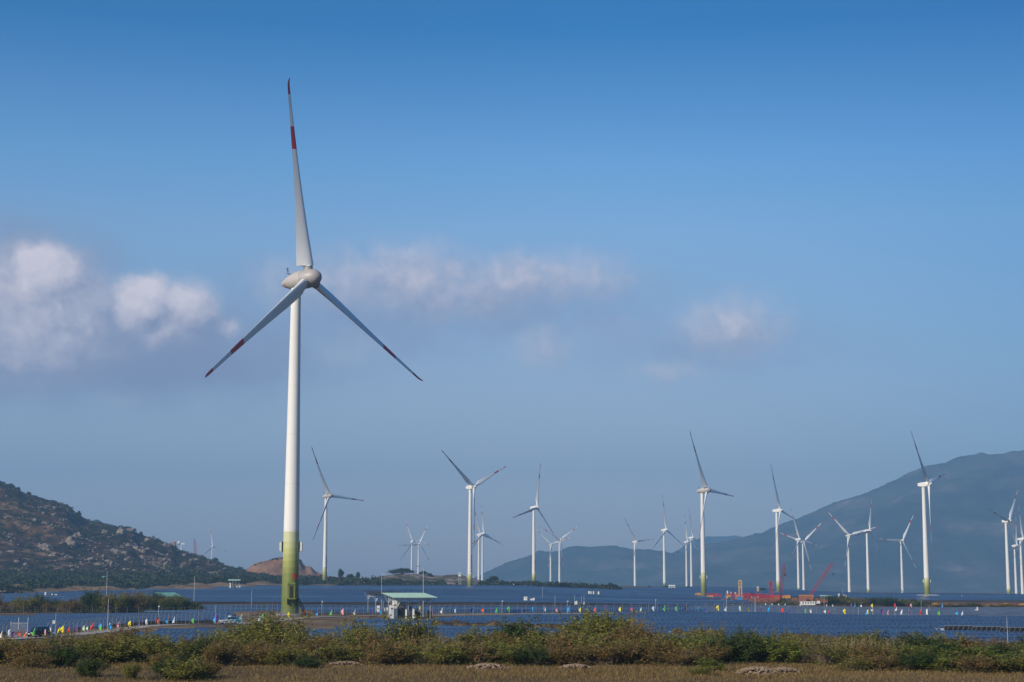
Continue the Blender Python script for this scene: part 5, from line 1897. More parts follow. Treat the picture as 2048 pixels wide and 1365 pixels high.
def shelter(loc, L, D, zf, zr, m, label, rz, posts=True, truss=True):
    root = tag(empty("shelter", loc, rz), label, "shelter")
    b = MB()
    x0, x1 = -L / 2, L / 2
    b.add([(x0, 0, zf), (x1, 0, zf), (x1, D, zr), (x0, D, zr), (x0, 0, zf - .1), (x1, 0, zf - .1), (x1, D, zr - .1), (x0, D, zr - .1)],
          [(0, 1, 2, 3), (7, 6, 5, 4), (0, 4, 5, 1), (1, 5, 6, 2), (2, 6, 7, 3), (3, 7, 4, 0)])
    for k in range(int(L / .8)):
        x = x0 + .4 + k * .8
        a, c = Vector((x, 0, zf + .03)), Vector((x, D, zr + .03))
        b.tube(a, c, .03, .03, 4)
    b.build("roof", m, root)
    nx = 4
    ye = (D * .14, D * .86)
    for y in ye:
        zt = zf + (zr - zf) * y / D - .12
        b = MB()
        b.tube((x0 + .2, y, zt), (x1 - .2, y, zt), .07, .07, 5); b.tube((x0 + .8, y, zt - .5), (x1 - .8, y, zt - .5), .05, .05, 5)
        k = 0
        xx = x0 + .6
        while xx < x1 - 1.2 and truss:
            b.tube((xx, y, zt - .5), (xx + .5, y, zt), .035, .035, 4); b.tube((xx + .5, y, zt), (xx + 1, y, zt - .5), .035, .035, 4)
            xx += 1
        b.build("truss", M["steel"], root)
        for i in range(nx):
            x = x0 + L * (.12 + .76 * i / (nx - 1))
            b = MB()
            b.tube((x, y, -.3), (x, y, zt), .09, .08, 6)
            if truss:
                for s in (-1, 1):
                    b.tube((x, y, zt - 2.3), (x + s * min(1.7, L * .11), y, zt - .1), .06, .05, 5)
            b.build("post", M["steel"], root)
    for x in (x0 + L * .12, x1 - L * .12):
        b = MB()
        b.tube((x, ye[0], zf - .1), (x, ye[1], zr - .35), .06, .06, 5); b.tube((x, ye[0], zf - .75), (x, ye[1], zf - .75), .06, .06, 5)
        n = 7
        for k in range(n):
            y0_, y1_ = ye[0] + (ye[1] - ye[0]) * k / n, ye[0] + (ye[1] - ye[0]) * (k + 1) / n
            zt = zf + (zr - zf) * y1_ / D - .2
            b.tube((x, y0_, zf - .75), (x, y1_, zt), .035, .035, 4); b.tube((x, y1_, zt), (x, y1_, zf - .75), .035, .035, 4)
        b.build("end_truss", M["steel"], root)
    return root


SX = xat(822, 396)
SG = -0.35
b = MB(); b.box((0, 0, -.6), (11.5, 12, 1.2), rot=Matrix.Rotation(R(19), 3, "Z"))
o = b.build("pavement", M["earth"], loc=(SX, 397.5, SG)); o["kind"] = "structure"; tag(o, "concrete pad under the green shelter", "pavement")
shelter((SX + 1.4, 390.5, SG), 10.4, 11.0, 4.75, 5.75, M["roof_green"], "open shelter with pale green sheet roof right of the huge turbine", R(19))
cabinet((xat(784, 391), 390, SG), .9, 1.0, 2.9, M["cab_white"], "tall white cabinet at the left end under the green roof", rz=R(14))
cabinet((xat(787, 391) + .2, 392, SG + .0), .9, 1.0, 3.9, M["cab_white"], "taller white cabinet directly behind the tall left one under the green roof", rz=R(14))
cabinet((xat(799, 392), 393, SG), 2.5, 1.8, 2.9, M["cab_grey"], "big grey finned transformer under the green roof beside the white cabinets", "transformer", R(10), False, True)
cabinet((xat(812.5, 391), 391, SG), .35, 1.2, 1.9, M["cab_white"], "narrow white cabinet right of the big grey transformer", rz=R(6), door=False)
cabinet((xat(818, 392), 393.5, SG), 1.0, 1.6, 2.7, M["cab_grey"], "dark grey cabinet in the middle under the green roof", rz=R(6))
cabinet((xat(827, 391), 391, SG), .4, 1.2, 2.0, M["cab_white"], "second narrow white cabinet right of the dark middle cabinet", rz=R(6), door=False)
cabinet((xat(834, 392), 393, SG), 1.3, 1.6, 1.7, M["cab_grey"], "low grey transformer at the right under the green roof", "transformer", R(6), False, True)
cabinet((xat(850, 396), 396, SG), .35, .5, 1.1, M["cab_white"], "small white box at the right end of the shelter floor", rz=R(6), door=False)
cabinet((xat(859, 398), 399, SG), 1.0, 1.0, 1.5, M["cab_grey"], "grey box right outside the green shelter posts", rz=0, door=True)
g1 = ground(xat(780, 505), 505)
shelter((xat(780, 505), 500, g1), 9.5, 9.5, 6.6, 7.5, M["roof_dark"], "dark roofed shelter partly behind the green one", R(24))
cabinet((xat(757, 500), 500, g1), .9, .9, 3.2, M["cab_white"], "white cabinet under the dark roof, left of the green shelter", door=True)
cabinet((xat(772, 502), 503, g1), 1.1, .9, 2.6, M["cab_white"], "white cabinet under the dark roof, seen between the shelter posts", door=True)
g1 = ground(xat(345, 640), 640)
shelter((xat(346, 640), 636, g1 + .3), 8.0, 8, 5.5, 6.9, M["roof_teal"], "long teal roofed shelter behind the left shrub line", R(28), truss=False)
cabinet((xat(337, 640), 640, g1), 1.3, 1.2, 2.4, M["cab_white"], "white cabinet under the long teal roof")
cabinet((xat(353, 640), 640, g1), .9, 1.2, 2.6, M["cab_grey"], "grey cabinet under the long teal roof")


def station(px, Y, items, label, group=None, roof=None, dz=0.0):
    """a group of power cabinets out in the field: every cabinet its own thing"""
    for i, (dpx, wpx, hpx, m, nm) in enumerate(items):
        k = Y / F_PX
        p = gpt(px + dpx, Y)
        p.z += dz
        cabinet(p, wpx * k, 1.6, hpx * k, M[m], f"{nm} {label}", door=wpx * k > 1.2)


station(100, 1000, [(-9, 3.2, 8, "cab_white", "tall white cabinet at the left of"), (-2, 4, 6, "cab_grey", "grey cabinet in the middle of"), (4, 2, 5, "cab_white", "thin white cabinet in"), (12, 5, 4, "cab_white", "low white cabinet at the right of")], "the cabinet group by the earth bank at left", dz=1.2)
g1 = gpt(470, 1330)
shelter((g1.x, g1.y - 5, g1.z + 1.2), 9.5, 9, 6.0, 7.0, M["roof_green"], "small far shelter with pale green roof left of the huge turbine", R(10), truss=False)
station(470, 1330, [(-10, 3.2, 10, "cab_white", "white cabinet at the left under"), (-4, 4, 5, "cab_grey", "grey cabinet under"), (4, 2, 5, "cab_white", "white cabinet in the middle under"), (9, 2.4, 7, "cab_white", "white cabinet at the right under")], "the small far green roof", dz=1.2)
station(1058, 830, [(-7, 7, 8, "cab_white", "large white cabin of"), (1, 3, 6.5, "cab_grey", "grey transformer box of"), (4.5, 4, 4, "cab_white", "low white box of"), (9, 4, 5.5, "cab_white", "right white box of")], "the cabinet group above the white mid flag", dz=1.4)
station(1158, 780, [(-8, 2.4, 5, "cab_white", "left white box of"), (-5, 3, 6, "cab_white", "small white cabinet of"), (1, 4, 4, "cab_grey", "grey box of"), (10, 3, 4, "cab_white", "right white box of")], "the low cabinet group under the three white posts", dz=1.6)
station(1188, 1130, [(-10, 3, 6, "cab_white", "left white cabinet of"), (-6, 2, 6, "cab_white", "second white cabinet of"), (-1, 2.4, 6, "cab_white", "middle white cabinet of"), (4, 3.4, 9, "cab_grey", "tall grey block of"), (9, 3, 6, "cab_white", "right white cabinet of")], "the busy cabinet cluster by the far dirt track", dz=1.4)
station(1463, 1380, [(-8, 2.4, 7, "cab_white", "tall white cabinet of"), (-1, 1.6, 5, "cab_white", "white cabinet of"), (3, 2.4, 4.5, "cab_grey", "grey box of"), (8, 2.4, 4, "cab_white", "low white box of")], "the cabinet group left of the yellow crane mast", dz=1.6)
station(1687, 1180, [(-9, 2.6, 8, "cab_white", "tall white cabinet of"), (-2.5, 1.6, 6, "cab_grey", "grey cabinet of"), (1, 2, 6, "cab_white", "white cabinet of"), (5, 2, 5, "cab_white", "low white box of"), (9, 1.6, 4.5, "cab_grey", "small grey box of")], "the cabinet group by the right Y turbine", dz=1.2)
g1 = gpt(1652, 1150)
shelter((g1.x, g1.y, g1.z), 7.8, 7, 3.0, 3.5, M["roof_green"], "low pale green roof right of the leaning boom", R(-8), truss=False)
# small houses at the foot of the hill
def house(px, py, Y, w, h, mwall, mroof, label):
    p = gpt(px, Y)
    p.z = zat(py, Y)
    root = tag(empty("house", p), label, "house")
    b = MB(); b.box((0, 0, h / 2 - .4), (w, 5, h + .8)); b.build("wall", mwall, root)
    b = MB()
    b.rings([[(x, -3.2, h), (x, 3.2, h), (x, 3.2, h + .18), (x, 0, h + 1.5), (x, -3.2, h + .18)] for x in (-w / 2 - .4, w / 2 + .4)])
    b.build("roof", mroof, root)
    for s in (-.28, .25):
        b = MB(); b.box((s * w, -2.53, h * .5), (w * .16, .1, h * .34)); b.build("window", M["glass"], root)
    b = MB(); b.box((0, -2.53, h * .4), (w * .14, .1, h * .8)); b.build("door", M["cab_grey"], root)


house(207, 1162, 1560, 5.5, 2.6, M["cab_white"], M["roof_teal"], "hut with a teal roof behind the tall thin mast")
house(285.5, 1171, 1420, 2.4, 2.8, M["cab_white"], M["cab_white"], "tiny white block hut on the bare slope at left")
house(659, 1168, 1640, 6, 2.2, M["cab_white"], M["roof_teal"], "low hut with pale teal roof right of the distant egg nacelle turbine")
house(683, 1169, 1640, 6, 2.2, M["cab_white"], M["cab_white"], "low white shed behind the distant fence")
house(744, 1167, 1650, 3, 2.2, M["cab_white"], M["cab_white"], "small white hut below the lone slender tree")
house(774, 1171, 1620, 8, 1.6, M["brick"], M["brick"], "low brown shed below the umbrella tree")
house(1035, 1173, 1600, 8, 1.6, M["cab_white"], M["cab_white"], "long pale shed left of the upright-bladed turbine")
house(62, 1178, 1430, 6, 2.2, M["cab_grey"], M["cab_white"], "grey hut over the pale cone of earth at left")
house(1344, 1178, 2000, 7, 3.0, M["cab_white"], M["cab_white"], "white block hut right of the inverted Y turbine foot")
# watchtower
p = gpt(919, 1560); p.z = zat(1171, 1560)
root = tag(empty("watchtower", p), "small watchtower with pale green roof left of the Y-bladed turbine", "watchtower")
hh = zat(1153, 1560) - p.z
for sx_, sy_ in ((-1, -1), (1, -1), (1, 1), (-1, 1)):
    b = MB(); b.tube((sx_ * 1.1, sy_ * 1.1, -.5), (sx_ * .9, sy_ * .9, hh), .14, .12, 5); b.build("leg", M["steel"], root)
b = MB(); b.box((0, 0, hh + .9), (2.4, 2.4, 1.8)); b.build("cabin", M["cab_white"], root)
b = MB(); b.rings([[(x * s, y * s, z) for x, y in ((-1, -1), (1, -1), (1, 1), (-1, 1))] for s, z in ((2.3, hh + 2.6), (2.3, hh + 2.75), (.2, hh + 3.6))]); b.build("roof", M["roof_green"], root)
b = MB()
for k in range(4):
    z = hh * (k + .5) / 4
    b.tube((-1, -1, z), (1, -1, z + hh / 8), .07, .07, 4); b.tube((1, -1, z), (-1, -1, z + hh / 8), .07, .07, 4)
b.build("bracing", M["steel"], root)
p = gpt(1516, 1700); p.z = zat(1183, 1700)
root = tag(empty("watchtower", p), "small tan watch hut with a white lamp beyond the crane yard", "watchtower")
b = MB(); b.box((0, 0, 1.6), (1.7, 1.7, 3.6)); b.build("wall", M["tan_yellow"], root)
b = MB(); b.box((0, 0, 3.6), (2.3, 2.3, .3)); b.box((0, 0, 4.4), (.9, .9, 1.3), taper=.6); b.build("roof", M["cab_white"], root)

# ------------------------------------------------------------------ cars
def car(loc, rz, mb_, ms, label, taxi=False, suv=False):
    root = tag(empty("parked_car", loc, rz), label, "car")
    L, Wd = 4.5, 1.75
    Hh = 1.75 if suv else 1.46
    prof = [(-2.25, .35), (-2.22, .72), (-1.95, .86), (-1.05, .98), (1.45, 1.02), (2.12, .95), (2.25, .6), (2.2, .32)]
    b = MB()
    b.rings([[(x, y, z) for x, z in prof][::-1] for y in (-Wd / 2, -Wd / 2 + .12, Wd / 2 - .12, Wd / 2)])
    b.build("body", mb_, root, smooth=False)
    cab = [(-1.15, .97), (-.45, Hh), (1.0 if not suv else 1.9, Hh), (1.85 if not suv else 2.15, 1.0)]
    b = MB()
    b.rings([[(x, y * (1 if z < 1.1 else .8), z) for x, z in cab][::-1] for y in (-Wd / 2 + .04, Wd / 2 - .04)])
    b.build("cabin", ms, root)
    b = MB()
    for s in (-1, 1):
        y0, y1 = s * (Wd / 2 - .02), s * (Wd / 2 * .8 + .03)
        for x0, x1, x2, x3 in ((-.95, .15, .15, -.42), (.22, 1.6 if not suv else 1.9, .98 if not suv else 1.8, .22)):
            b.add([(x0, y0, 1.02), (x1, y0, 1.02), (x2, y1, Hh - .08), (x3, y1, Hh - .08)], [(0, 1, 2, 3)[::s]])
    b.build("side_window", M["glass"], root)
    b = MB()
    b.add([(-1.16, -.72, 1.02), (-1.16, .72, 1.02), (-.52, .58, Hh - .06), (-.52, -.58, Hh - .06)], [(3, 2, 1, 0)])
    b.build("windscreen", M["glass"], root)
    for x in (-1.4, 1.38):
        for s in (-1, 1):
            b = MB(); b.tube((x, s * (Wd / 2 - .2), .33), (x, s * (Wd / 2 + .02), .33), .33, .33, 14)
            w_ = b.build("wheel", M["dark"], root)
            b = MB(); b.tube((x, s * (Wd / 2 + .015), .33), (x, s * (Wd / 2 + .035), .33), .2, .2, 10); b.build("rim", M["silver"], w_)
    for s in (-1, 1):
        b = MB(); b.box((-2.2, s * .6, .72), (.1, .38, .16)); b.build("headlight", M["cab_white"], root)
        b = MB(); b.box((2.21, s * .62, .8), (.1, .34, .2)); b.build("tail_light", M["red_letter"], root)
        b = MB(); b.box((-.85, s * (Wd / 2 + .1), 1.02), (.16, .2, .14)); b.build("mirror", mb_, root)
    b = MB(); b.box((-2.25, 0, .55), (.06, 1.0, .16)); b.build("grille", M["dark"], root)
    b = MB(); b.box((-2.285, 0, .55), (.03, .42, .14)); b.build("number_plate", M["amber"] if taxi else M["cab_white"], root)
    if taxi:
        b = MB(); b.box((-.1, 0, Hh + .14), (.4, .75, .26), taper=.8); b.build("roof_sign", M["cab_white"], root)
        b = MB()
        for s in (-1, 1):
            y = s * (Wd / 2 + .004)
            b.add([(.55, y, .42), (2.15, y, .42), (2.15, y, .95), (1.15, y, .99)], [(0, 1, 2, 3)[::s]])
            b.add([(-.3, y, .42), (.25, y, .42), (.8, y, .99), (.45, y, .99)], [(0, 1, 2, 3)[::s]])
        b.build("side_stripe", M["teal_car"], root)
        b = MB(); b.add([(-2.0, -.5, .865), (-1.12, -.62, .985), (-1.12, .62, .985), (-2.0, .5, .865)], [(0, 1, 2, 3)]); b.build("bonnet_stripe", M["teal_car"], root)


q = road_pt(461, -.3)
car((q.x, q.y, q.z + .2), R(24), M["silver"], M["teal_car"], "silver and teal car with a white roof sign, left of the huge turbine", taxi=True)
q = road_pt(79, 1.0)
car((q.x, q.y, q.z + .2), R(62), M["navy_car"], M["navy_car"], "dark car parked by the wire gate at left", suv=True)

# ------------------------------------------------------------------ crane yard
def lattice(b, p0, p1, w, n, r=.09, taper=.35, mi=0):
    p0, p1 = Vector(p0), Vector(p1)
    d = (p1 - p0).normalized()
    a = d.cross(Vector((0, 1, 0)));
    if a.length < .1:
        a = d.cross(Vector((1, 0, 0)))
    a.normalize(); c = d.cross(a).normalized()

    def node(k, s1, s2):
        t = k / n
        ww = w / 2 * (min(1, t / .12 + taper) * min(1, (1 - t) / .18 + taper))
        return p0.lerp(p1, t) + a * ww * s1 + c * ww * s2
    cs = [(-1, -1), (1, -1), (1, 1), (-1, 1)]
    for k in range(n):
        for i, s in enumerate(cs):
            b.tube(node(k, *s), node(k + 1, *s), r * 1.4, r * 1.4, 4, mi, False)
            s2 = cs[(i + 1) % 4]
            b.tube(node(k, *s), node(k + 1, *s2), r, r, 3, mi, False)
            b.tube(node(k, *s), node(k, *s2), r, r, 3, mi, False)


def crawler(px, ptop, Y, mboom, mbody, label, w=2.6, n=16, pbase=None, name="crane", r=.13, body=True, hook=True):
    base = gpt(px, Y)
    top = Vector((ray(*ptop)[0] * Y, Y, CAM_H + ray(*ptop)[1] * Y)) - base
    root = tag(empty(name, base), label, "crane")
    b = MB(); lattice(b, (0, 0, 2.6), top, w, n, r); b.build("boom", mboom, root)
    if body:
        b = MB(); b.box((-2.2, 0, 2.6), (7.5, 3.2, 2.6)); b.box((-5.2, 0, 2.4), (1.8, 3.4, 3.2)); b.build("machinery_house", mbody, root)
        b = MB(); b.box((1.9, -1.0, 2.7), (1.6, 1.4, 2.2), taper=.85); b.build("cab", mbody, root)
        for s in (-1, 1):
            b = MB()
            b.rings([[(x, y, z) for x, z in ((-3.6, .1), (3.6, .1), (4.1, .7), (3.6, 1.25), (-3.6, 1.25), (-4.1, .7))] for y in (s * 2.4 - .55, s * 2.4 + .55)])
            b.build("track", M["dark"], root)
    if hook:
        b = MB(); b.tube(top, top + Vector((.3, 0, -min(13, top.z * .3))), .06, .06, 3); b.box(top + Vector((.3, 0, -min(13, top.z * .3))), (.8, .6, 1.3)); b.build("hook_block", M["dark"], root)
    return root


crawler(1560, (1568.5, 1128), 1085, M["crimson"], M["orange"], "red crane with a nearly upright lattice boom behind the short red mast", w=1.8, n=20, r=.05)
crawler(1618, (1665, 1126), 1120, M["crimson"], M["orange"], "red crane with a long boom leaning to the right", w=1.8, n=26, r=.05)
crawler(392.5, (389, 1077), 4200, M["crimson"], M["orange"], "small hazy red crane boom rising behind the left hill", w=5, n=12, r=.3, body=False, hook=False)


def mast(px, pyt, Y, m, mbody, label, wpx, lean=0):
    base = gpt(px, Y)
    k = Y / F_PX
    h = zat(pyt, Y) - base.z
    w = wpx * k
    root = tag(empty("crane_mast", base), label, "crane mast")
    b = MB()
    z0 = 3.4
    for s in (-1, 1):
        b.box((s * (w / 2 - .25) + lean * .5, 0, (h + z0) / 2), (.55, .8, h - z0))
    b.box((lean * .5, 0, h - .3), (w, .9, .8)); b.box((lean * .5, 0, z0 + (h - z0) * .52), (w - .6, .7, .5)); b.box((lean * .5, .6, h - 1.9), (w * .7, .5, .8))
    for s in (-1, 1):
        b.tube((s * w * .15, .2, h * .55), (s * w * .1, .2, h - .8), .16, .12, 4)
    b.build("frame", m, root)
    b = MB(); b.box((0, 0, 2.2), (w * 1.6, 3, 2.4)); b.box((-w * .9, 0, 2.0), (w * .8, 2.6, 1.8)); b.build("machinery_house", mbody, root)
    for s in (-1, 1):
        b = MB(); b.box((0, s * 1.5, .5), (w * 2.2, .9, 1.0)); b.build("track", M["dark"], root)


mast(1480, 1161, 1060, M["tan_yellow"], M["tan_yellow"], "faded yellow crane mast in the yard", 6.6, .6)
mast(1542, 1162.5, 1075, M["crimson"], M["crimson"], "short red crane mast beside the upright boom", 6.4)


def section(px, py, Y, L, h, m, label, group, rz=0.0):
    """a boom section lying on blocks"""
    p = gpt(px, Y); p.z = zat(py, Y)
    root = tag(empty("boom_section", p, rz), label, "boom section", group)
    b = MB()
    n = max(4, int(L / 1.6))
    for s in (-1, 1):
        for z in (0, h):
            b.box((0, s * h * .5, z), (L, .26, .26))
    for k in range(n + 1):
        x = -L / 2 + L * k / n
        for s in (-1, 1):
            b.tube((x, s * h * .5, 0), (x, s * h * .5, h), .11, .11, 4)
            if k < n:
                b.tube((x, s * h * .5, 0 if k % 2 else h), (x + L / n, s * h * .5, h if k % 2 else 0), .12, .12, 4)
        b.tube((x, -h * .5, h), (x, h * .5, h), .1, .1, 4)
        b.tube((x, -h * .5, 0), (x, h * .5, 0), .1, .1, 4)
    b.build("lattice", m, root)
    for s in (-.35, .35):
        b = MB(); b.box((s * L, 0, -.5), (.5, h * 1.3, .9)); b.build("support_block", M["rust"], root)


SEC = [(1423, 1191.5, 1010, 6.5, 1.2, "leftmost, right beside the egg nacelle turbine foot"), (1433, 1192.5, 1000, 6, 1.0, "second from left by the turbine foot"), (1466, 1191, 1090, 9, 1.3, "behind the yellow machine left of the yellow mast"), (1470, 1194, 1040, 7, 1.1, "low in front of the yellow mast"), (1497, 1192, 1070, 9, 1.6, "upper one right of the yellow mast"), (1495, 1195.5, 1040, 8, 1.5, "lower one right of the yellow mast"),
       (1511, 1193, 1080, 9, 1.6, "upper one in the middle of the red row"), (1512, 1197, 1040, 9, 1.5, "lower one in the middle of the red row"), (1526, 1194, 1075, 9, 1.5, "upper one left of the short red mast"), (1527, 1197.5, 1035, 9, 1.4, "lower one left of the short red mast"), (1549, 1195, 1060, 7, 1.3, "between the short red mast and the upright boom"), (1559, 1195.5, 1045, 7, 1.2, "at the foot of the upright boom")]
for px, py, Y, L, h, lab in SEC:
    section(px, py, Y, L, h, M["crimson"], "crimson boom section lying in the yard, " + lab, "crimson boom sections of the crane yard", R(rnd.uniform(-6, 6)))


def machine(px, py, Y, wpx, hpx, m, label):
    p = gpt(px, Y); p.z = zat(py, Y)
    k = Y / F_PX
    w, h = wpx * k, hpx * k
    root = tag(empty("machine", p), label, "machine")
    b = MB(); b.box((0, 0, h * .5), (w, 2.4, h * .55)); b.box((w * .28, 0, h * .85), (w * .34, 2.2, h * .35)); b.box((-w * .4, 0, h * .62), (w * .18, 2.6, h * .5)); b.build("body", m, root)
    b = MB(); b.box((-w * .1, 0, h * .88), (w * .22, 1.8, h * .3), taper=.85); b.build("cab", m, root)
    for s in (-.32, .32):
        b = MB(); b.tube((s * w, -1.35, h * .16), (s * w, 1.35, h * .16), h * .18, h * .18, 10); b.build("wheel", M["dark"], root)


machine(1396, 1192, 1010, 11, 5.5, M["orange"], "yellow machine just left of the egg nacelle turbine foot")
machine(1420, 1195, 990, 12, 3.6, M["orange"], "low yellow machine right of the egg nacelle turbine foot")
machine(1456, 1196, 1020, 10, 5.5, M["orange"], "yellow machine left of the yellow mast")
machine(1474, 1195, 1050, 7, 5, M["tan_yellow"], "faded yellow machine touching the yellow mast")
machine(1573, 1199, 1000, 15, 8, M["orange"], "yellow lifting machine right of the upright boom")
machine(1869, 1214, 850, 10, 7, M["orange"], "yellow machine frame in the right yard")
machine(2012, 1211, 880, 10, 4, M["orange"], "yellow machine over the red stacks at the far right")
machine(2043, 1211, 880, 10, 3, M["orange"], "low yellow machine at the right frame edge")
b = MB(); b.box((0, 0, 1.3), (3.1, 2.4, 2.2)); b.box((0, 0, 2.45), (3.2, 2.5, .14)); b.tube((0, 0, 2.5), (0, 0, 2.9), .4, .4, 12); b.box((-1, 0, .1), (.3, 2.2, .4)); b.box((1, 0, .1), (.3, 2.2, .4))
p = gpt(1479, 985); p.z = zat(1203, 985)
o = b.build("tank", M["bluebox"], loc=p); tag(o, "blue box tank in front of the yellow mast", "tank")


def stack(px, py, Y, wpx, hpx, m, label, group, seed, vert=True):
    p = gpt(px, Y); p.z = zat(py, Y)
    k = Y / F_PX
    w, h = wpx * k, hpx * k
    rs_ = random.Random(seed)
    b = MB()
    nx, nz = max(3, int(w / 1.1)), max(3, int(h / .45))
    for j in range(nz):
        z = h * (j + .5) / nz
        b.box((rs_.uniform(-.15, .15), rs_.uniform(-.2, .2), z), (w * rs_.uniform(.9, 1), 2.4, h / nz * .55))
    for i in range(nx + 1):
        x = -w / 2 + w * i / nx
        b.box((x, -1.25, h / 2), (.16, .16, h))
        b.box((x, 1.25, h / 2), (.16, .16, h))
    o = b.build("scaffold_stack", m, loc=p)
    tag(o, label, "stack", group)


STK = [(1448, 1203, 960, 10, 5, "rust", "low rusty stack left of the blue tank"), (1468, 1203.5, 960, 11, 6.5, "rust", "rusty stack touching the blue tank on its left"), (1489, 1204, 955, 9, 7, "rust", "rusty stack right of the blue tank"), (1501, 1204, 955, 10, 6, "rust", "open rusty stack left of the power pole"), (1516, 1204.5, 950, 9, 6, "rust", "rusty stack right of the power pole"),
       (1529, 1205, 950, 11, 9, "rust", "tall rusty stack with white marks below the short red mast"), (1543, 1205, 950, 12, 9, "rust", "tall rusty stack right of the short red mast foot"), (1555, 1205, 955, 9, 8, "rust", "rusty stack sloping down below the upright boom"), (1589, 1202, 990, 8, 6, "rust", "reddish stack left of the containers"),
       (1648, 1206, 930, 12, 7, "rust", "dull rusty stack right of the containers"), (1633, 1204, 960, 8, 6, "rust", "dark rusty stack right behind the white low building"),
       (1880, 1214, 860, 10, 6, "rust", "red-brown stack right of the yellow machine frame"), (1892, 1213, 860, 9, 6, "rust", "second red-brown stack right of the yellow machine frame"), (1909, 1214, 860, 10, 6, "rust", "red-brown stack with a white post in the right yard"), (1924, 1214, 850, 11, 5.5, "rust", "dull stack half behind scrub in the right yard"), (1944, 1214, 850, 10, 6, "rust", "red-brown stack in the middle of the right yard"),
       (1957, 1213, 850, 11, 6, "rust", "stack right of the middle of the right yard"), (1970, 1215, 840, 9, 6, "rust", "low stack before the orange stacks at far right"), (1984, 1214, 850, 11, 7, "brick", "orange-brown stack at far right"), (1996, 1215, 850, 9, 7, "brick", "orange-brown stack with white stripes at far right"), (2008, 1213, 860, 12, 5, "crimson", "bright red stack under the yellow machine at far right"),
       (2022, 1213, 850, 12, 5.5, "crimson", "bright red stack between the two yellow machines at far right"), (2036, 1214, 850, 10, 4, "crimson", "last bright red stack at the right frame edge")]
for i, (px, py, Y, w, h, m, lab) in enumerate(STK):
    stack(px, py, Y, w, h, M[m], lab, "stacks of rusty scaffolding in the yards", i)


def container(px, py, Y, wpx, hpx, label):
    p = gpt(px, Y); p.z = zat(py, Y)
    k = Y / F_PX
    w, h = wpx * k, hpx * k
    root = tag(empty("container", p), label, "container", "rusty containers of the crane yard")
    b = MB(); b.box((0, 0, h / 2), (w, 2.4, h))
    n = int(w / .35)
    for i in range(n):
        b.box((-w / 2 + (i + .5) * w / n, -1.22, h / 2), (w / n * .5, .08, h * .86))
    b.build("body", M["brick"], root)
    for x in (-w / 2, w / 2):
        b = MB(); b.box((x, -1.21, h / 2), (.16, .16, h * 1.01)); b.build("corner_post", M["rust"], root)
    b = MB(); b.box((w * .3, -1.29, h * .5), (w * .16, .06, h * .4)); b.build("door", M["rust"], root)


container(1605, 1205.5, 955, 14, 7, "lower left rusty container of the stack")
container(1605, 1198.2, 955, 14, 6.2, "upper left rusty container of the stack")
container(1618.5, 1205, 960, 12, 6.4, "lower right orange-brown container of the stack")
container(1618.5, 1198.3, 960, 12, 6.0, "upper right orange-brown container of the stack")
# white low building in front of the containers
p = gpt(1615, 840); p.z = zat(1210, 840)
root = tag(empty("site_office", p), "low white building with dark windows in front of the containers", "building")
b = MB(); b.box((0, 0, .7), (7, 3, 1.7)); b.build("wall", M["cab_white"], root)
b = MB(); b.box((0, 0, 1.62), (7.3, 3.3, .14)); b.build("roof", M["cab_white"], root)
for x in (-2.5, -1.2, .1, 1.4, 2.6):
    b = MB(); b.box((x, -1.52, .9), (.6, .08, .6)); b.build("window", M["glass"], root)
p = gpt(1632, 840); p.z = zat(1210, 840)
root = tag(empty("truck", p, R(8)), "small white truck right of the low white building", "truck")
b = MB(); b.box((-.6, 0, 1.0), (2.6, 1.8, .9)); b.build("cargo_bed", M["cab_white"], root)
b = MB(); b.box((1.3, 0, 1.2), (1.1, 1.7, 1.5), taper=.85); c_ = b.build("cab", M["cab_white"], root)
b = MB(); b.box((1.72, 0, 1.5), (.4, 1.4, .5)); b.build("windscreen", M["glass"], c_)
for x in (-1.2, 1.2):
    for s in (-.8, .8):
        b = MB(); b.tube((x, s - .1, .35), (x, s + .1, .35), .36, .36, 10); b.build("wheel", M["dark"], root)

# white V-shaped frames along the ditch through the near field
for i, (px, lab) in enumerate(((953, "below the first right green flag"), (990, "below the two green flags"), (1057, "below the blue flag in mid picture"), (1090, "below the mid white flag"), (1350, "below the middle turbine pair"), (1391, "over the bushes below the crane yard turbine"), (1563, "below the red masts"), (1595, "below the rusty containers"), (1652, "below the leaning boom"), (1880, "left of the dark tilted row"))):
    Y = ditch(px) if px < 1860 else 300
    p = gpt(px, Y)
    b = MB()
    for s in (-1, 1):
        b.tube((0, s * .2, .2), (s * 1.1, s * .2, 1.5), .05, .05, 5)
    b.tube((0, 0, -.3), (0, 0, 1.4), .07, .07, 6); b.box((.3, 0, 1.0), (.5, .3, .7)); b.tube((-1.0, -.2, 1.4), (1.0, .2, 1.35), .04, .04, 4)
    o = b.build("inverter_stand", M["steel"], loc=p)
    tag(o, "white V-shaped stand along the dark ditch, " + lab, "inverter stand", "white inverter stands along the ditch")
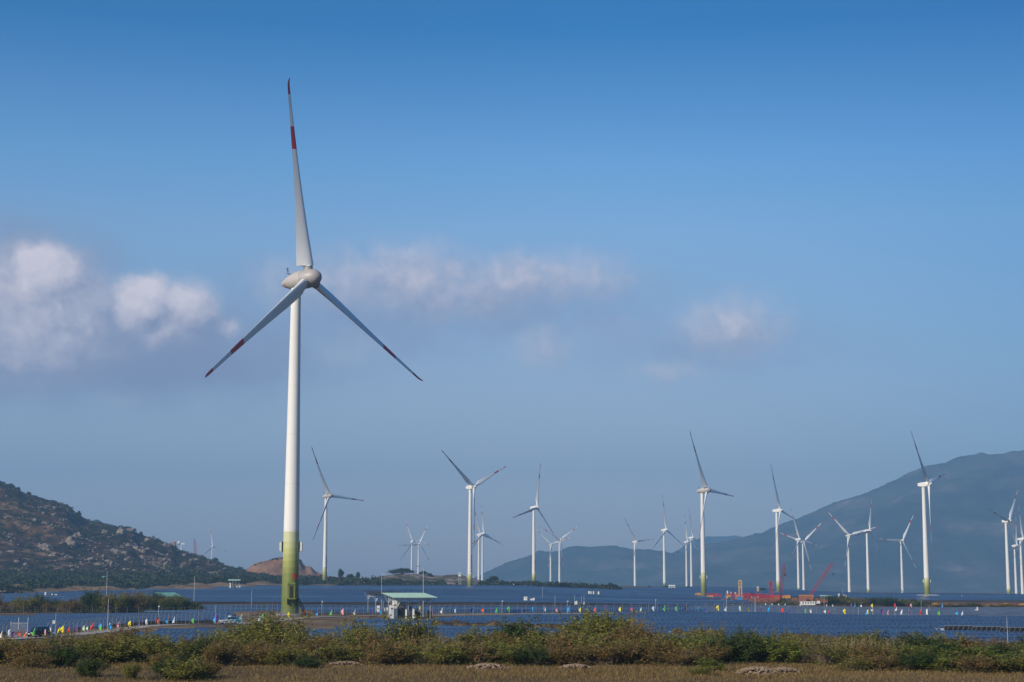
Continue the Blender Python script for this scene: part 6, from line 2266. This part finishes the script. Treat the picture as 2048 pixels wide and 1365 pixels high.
# the row tilted the other way at right
Y = 300
for k in range(3):
    px = 1912 + k * 56
    p = gpt(px, Y - k * 5)
    t = tag(empty("solar_table", (p.x, p.y, p.z + .35)), "dark tilted solar table with pale struts, " + ("left", "middle", "right")[k] + " one of the short row at right", "solar panel", "dark tilted solar tables at right")
    b, uvs = MB(), []
    c0, s0 = math.cos(R(26)), math.sin(R(26))
    Lh = 2.45
    P = [(x, y, z + dz) for dz in (0, -.06) for x, y, z in ((-Lh, -1.3 * c0, 1.5), (Lh, -1.3 * c0, 1.5), (Lh, 1.3 * c0, 1.5 - 2.6 * s0), (-Lh, 1.3 * c0, 1.5 - 2.6 * s0))]
    b.add(P, [(0, 1, 2, 3)], 0); b.add(P, [(7, 6, 5, 4), (0, 4, 5, 1), (1, 5, 6, 2), (2, 6, 7, 3), (3, 7, 4, 0)], 1)
    uvs = [(0, 0), (5, 0), (5, 2), (0, 2)] + [(.5, .25)] * 20
    with_uv(b.build("panel_face", [M["panel"], M["panel_back"]], t), uvs)
    b = MB()
    for i in range(6):
        x = -Lh + .2 + i * (2 * Lh - .4) / 5
        b.tube((x + .5, -1.3 * c0 - .04, 1.45), (x, -.6, -.1), .05, .05, 4)
    b.tube((-Lh, -1.3 * c0 - .05, 1.5), (Lh, -1.3 * c0 - .05, 1.5), .05, .05, 4)
    b.build("support_frame", M["conc"], t)

# ------------------------------------------------------------------ haze
hz = MB()
hz.box((0, 6700, 475), (19000, 14600, 1050))
hm = bpy.data.materials.new("haze_air")
hm.use_nodes = True
hm.node_tree.nodes.clear()
vol = hm.node_tree.nodes.new("ShaderNodeVolumePrincipled")
vol.inputs["Color"].default_value = (.32, .62, 1.0, 1)
vol.inputs["Density"].default_value = 1.3e-4
vol.inputs["Anisotropy"].default_value = 0.0
mo = hm.node_tree.nodes.new("ShaderNodeOutputMaterial")
hm.node_tree.links.new(vol.outputs[0], mo.inputs["Volume"])
o = hz.build("haze", hm)
o["kind"] = "stuff"
tag(o, "blue haze in the air over the plain", "haze")
for o_, l_ in (("ground", "dry plain of the wind and solar farm"), ("hill", "rocky scrub hill at the left"), ("distant_hill", "small hazy peak behind the rocky hill"), ("low_mountain", "low hazy mountain in the middle distance"), ("far_mountain", "far hazy ridge in the saddle"), ("mountain", "big hazy mountain at the right"), ("quarry_hill", "quarried orange mound behind the huge turbine"), ("knoll", "low rocky knoll behind the far field")):
    bpy.data.objects[o_]["label"] = l_
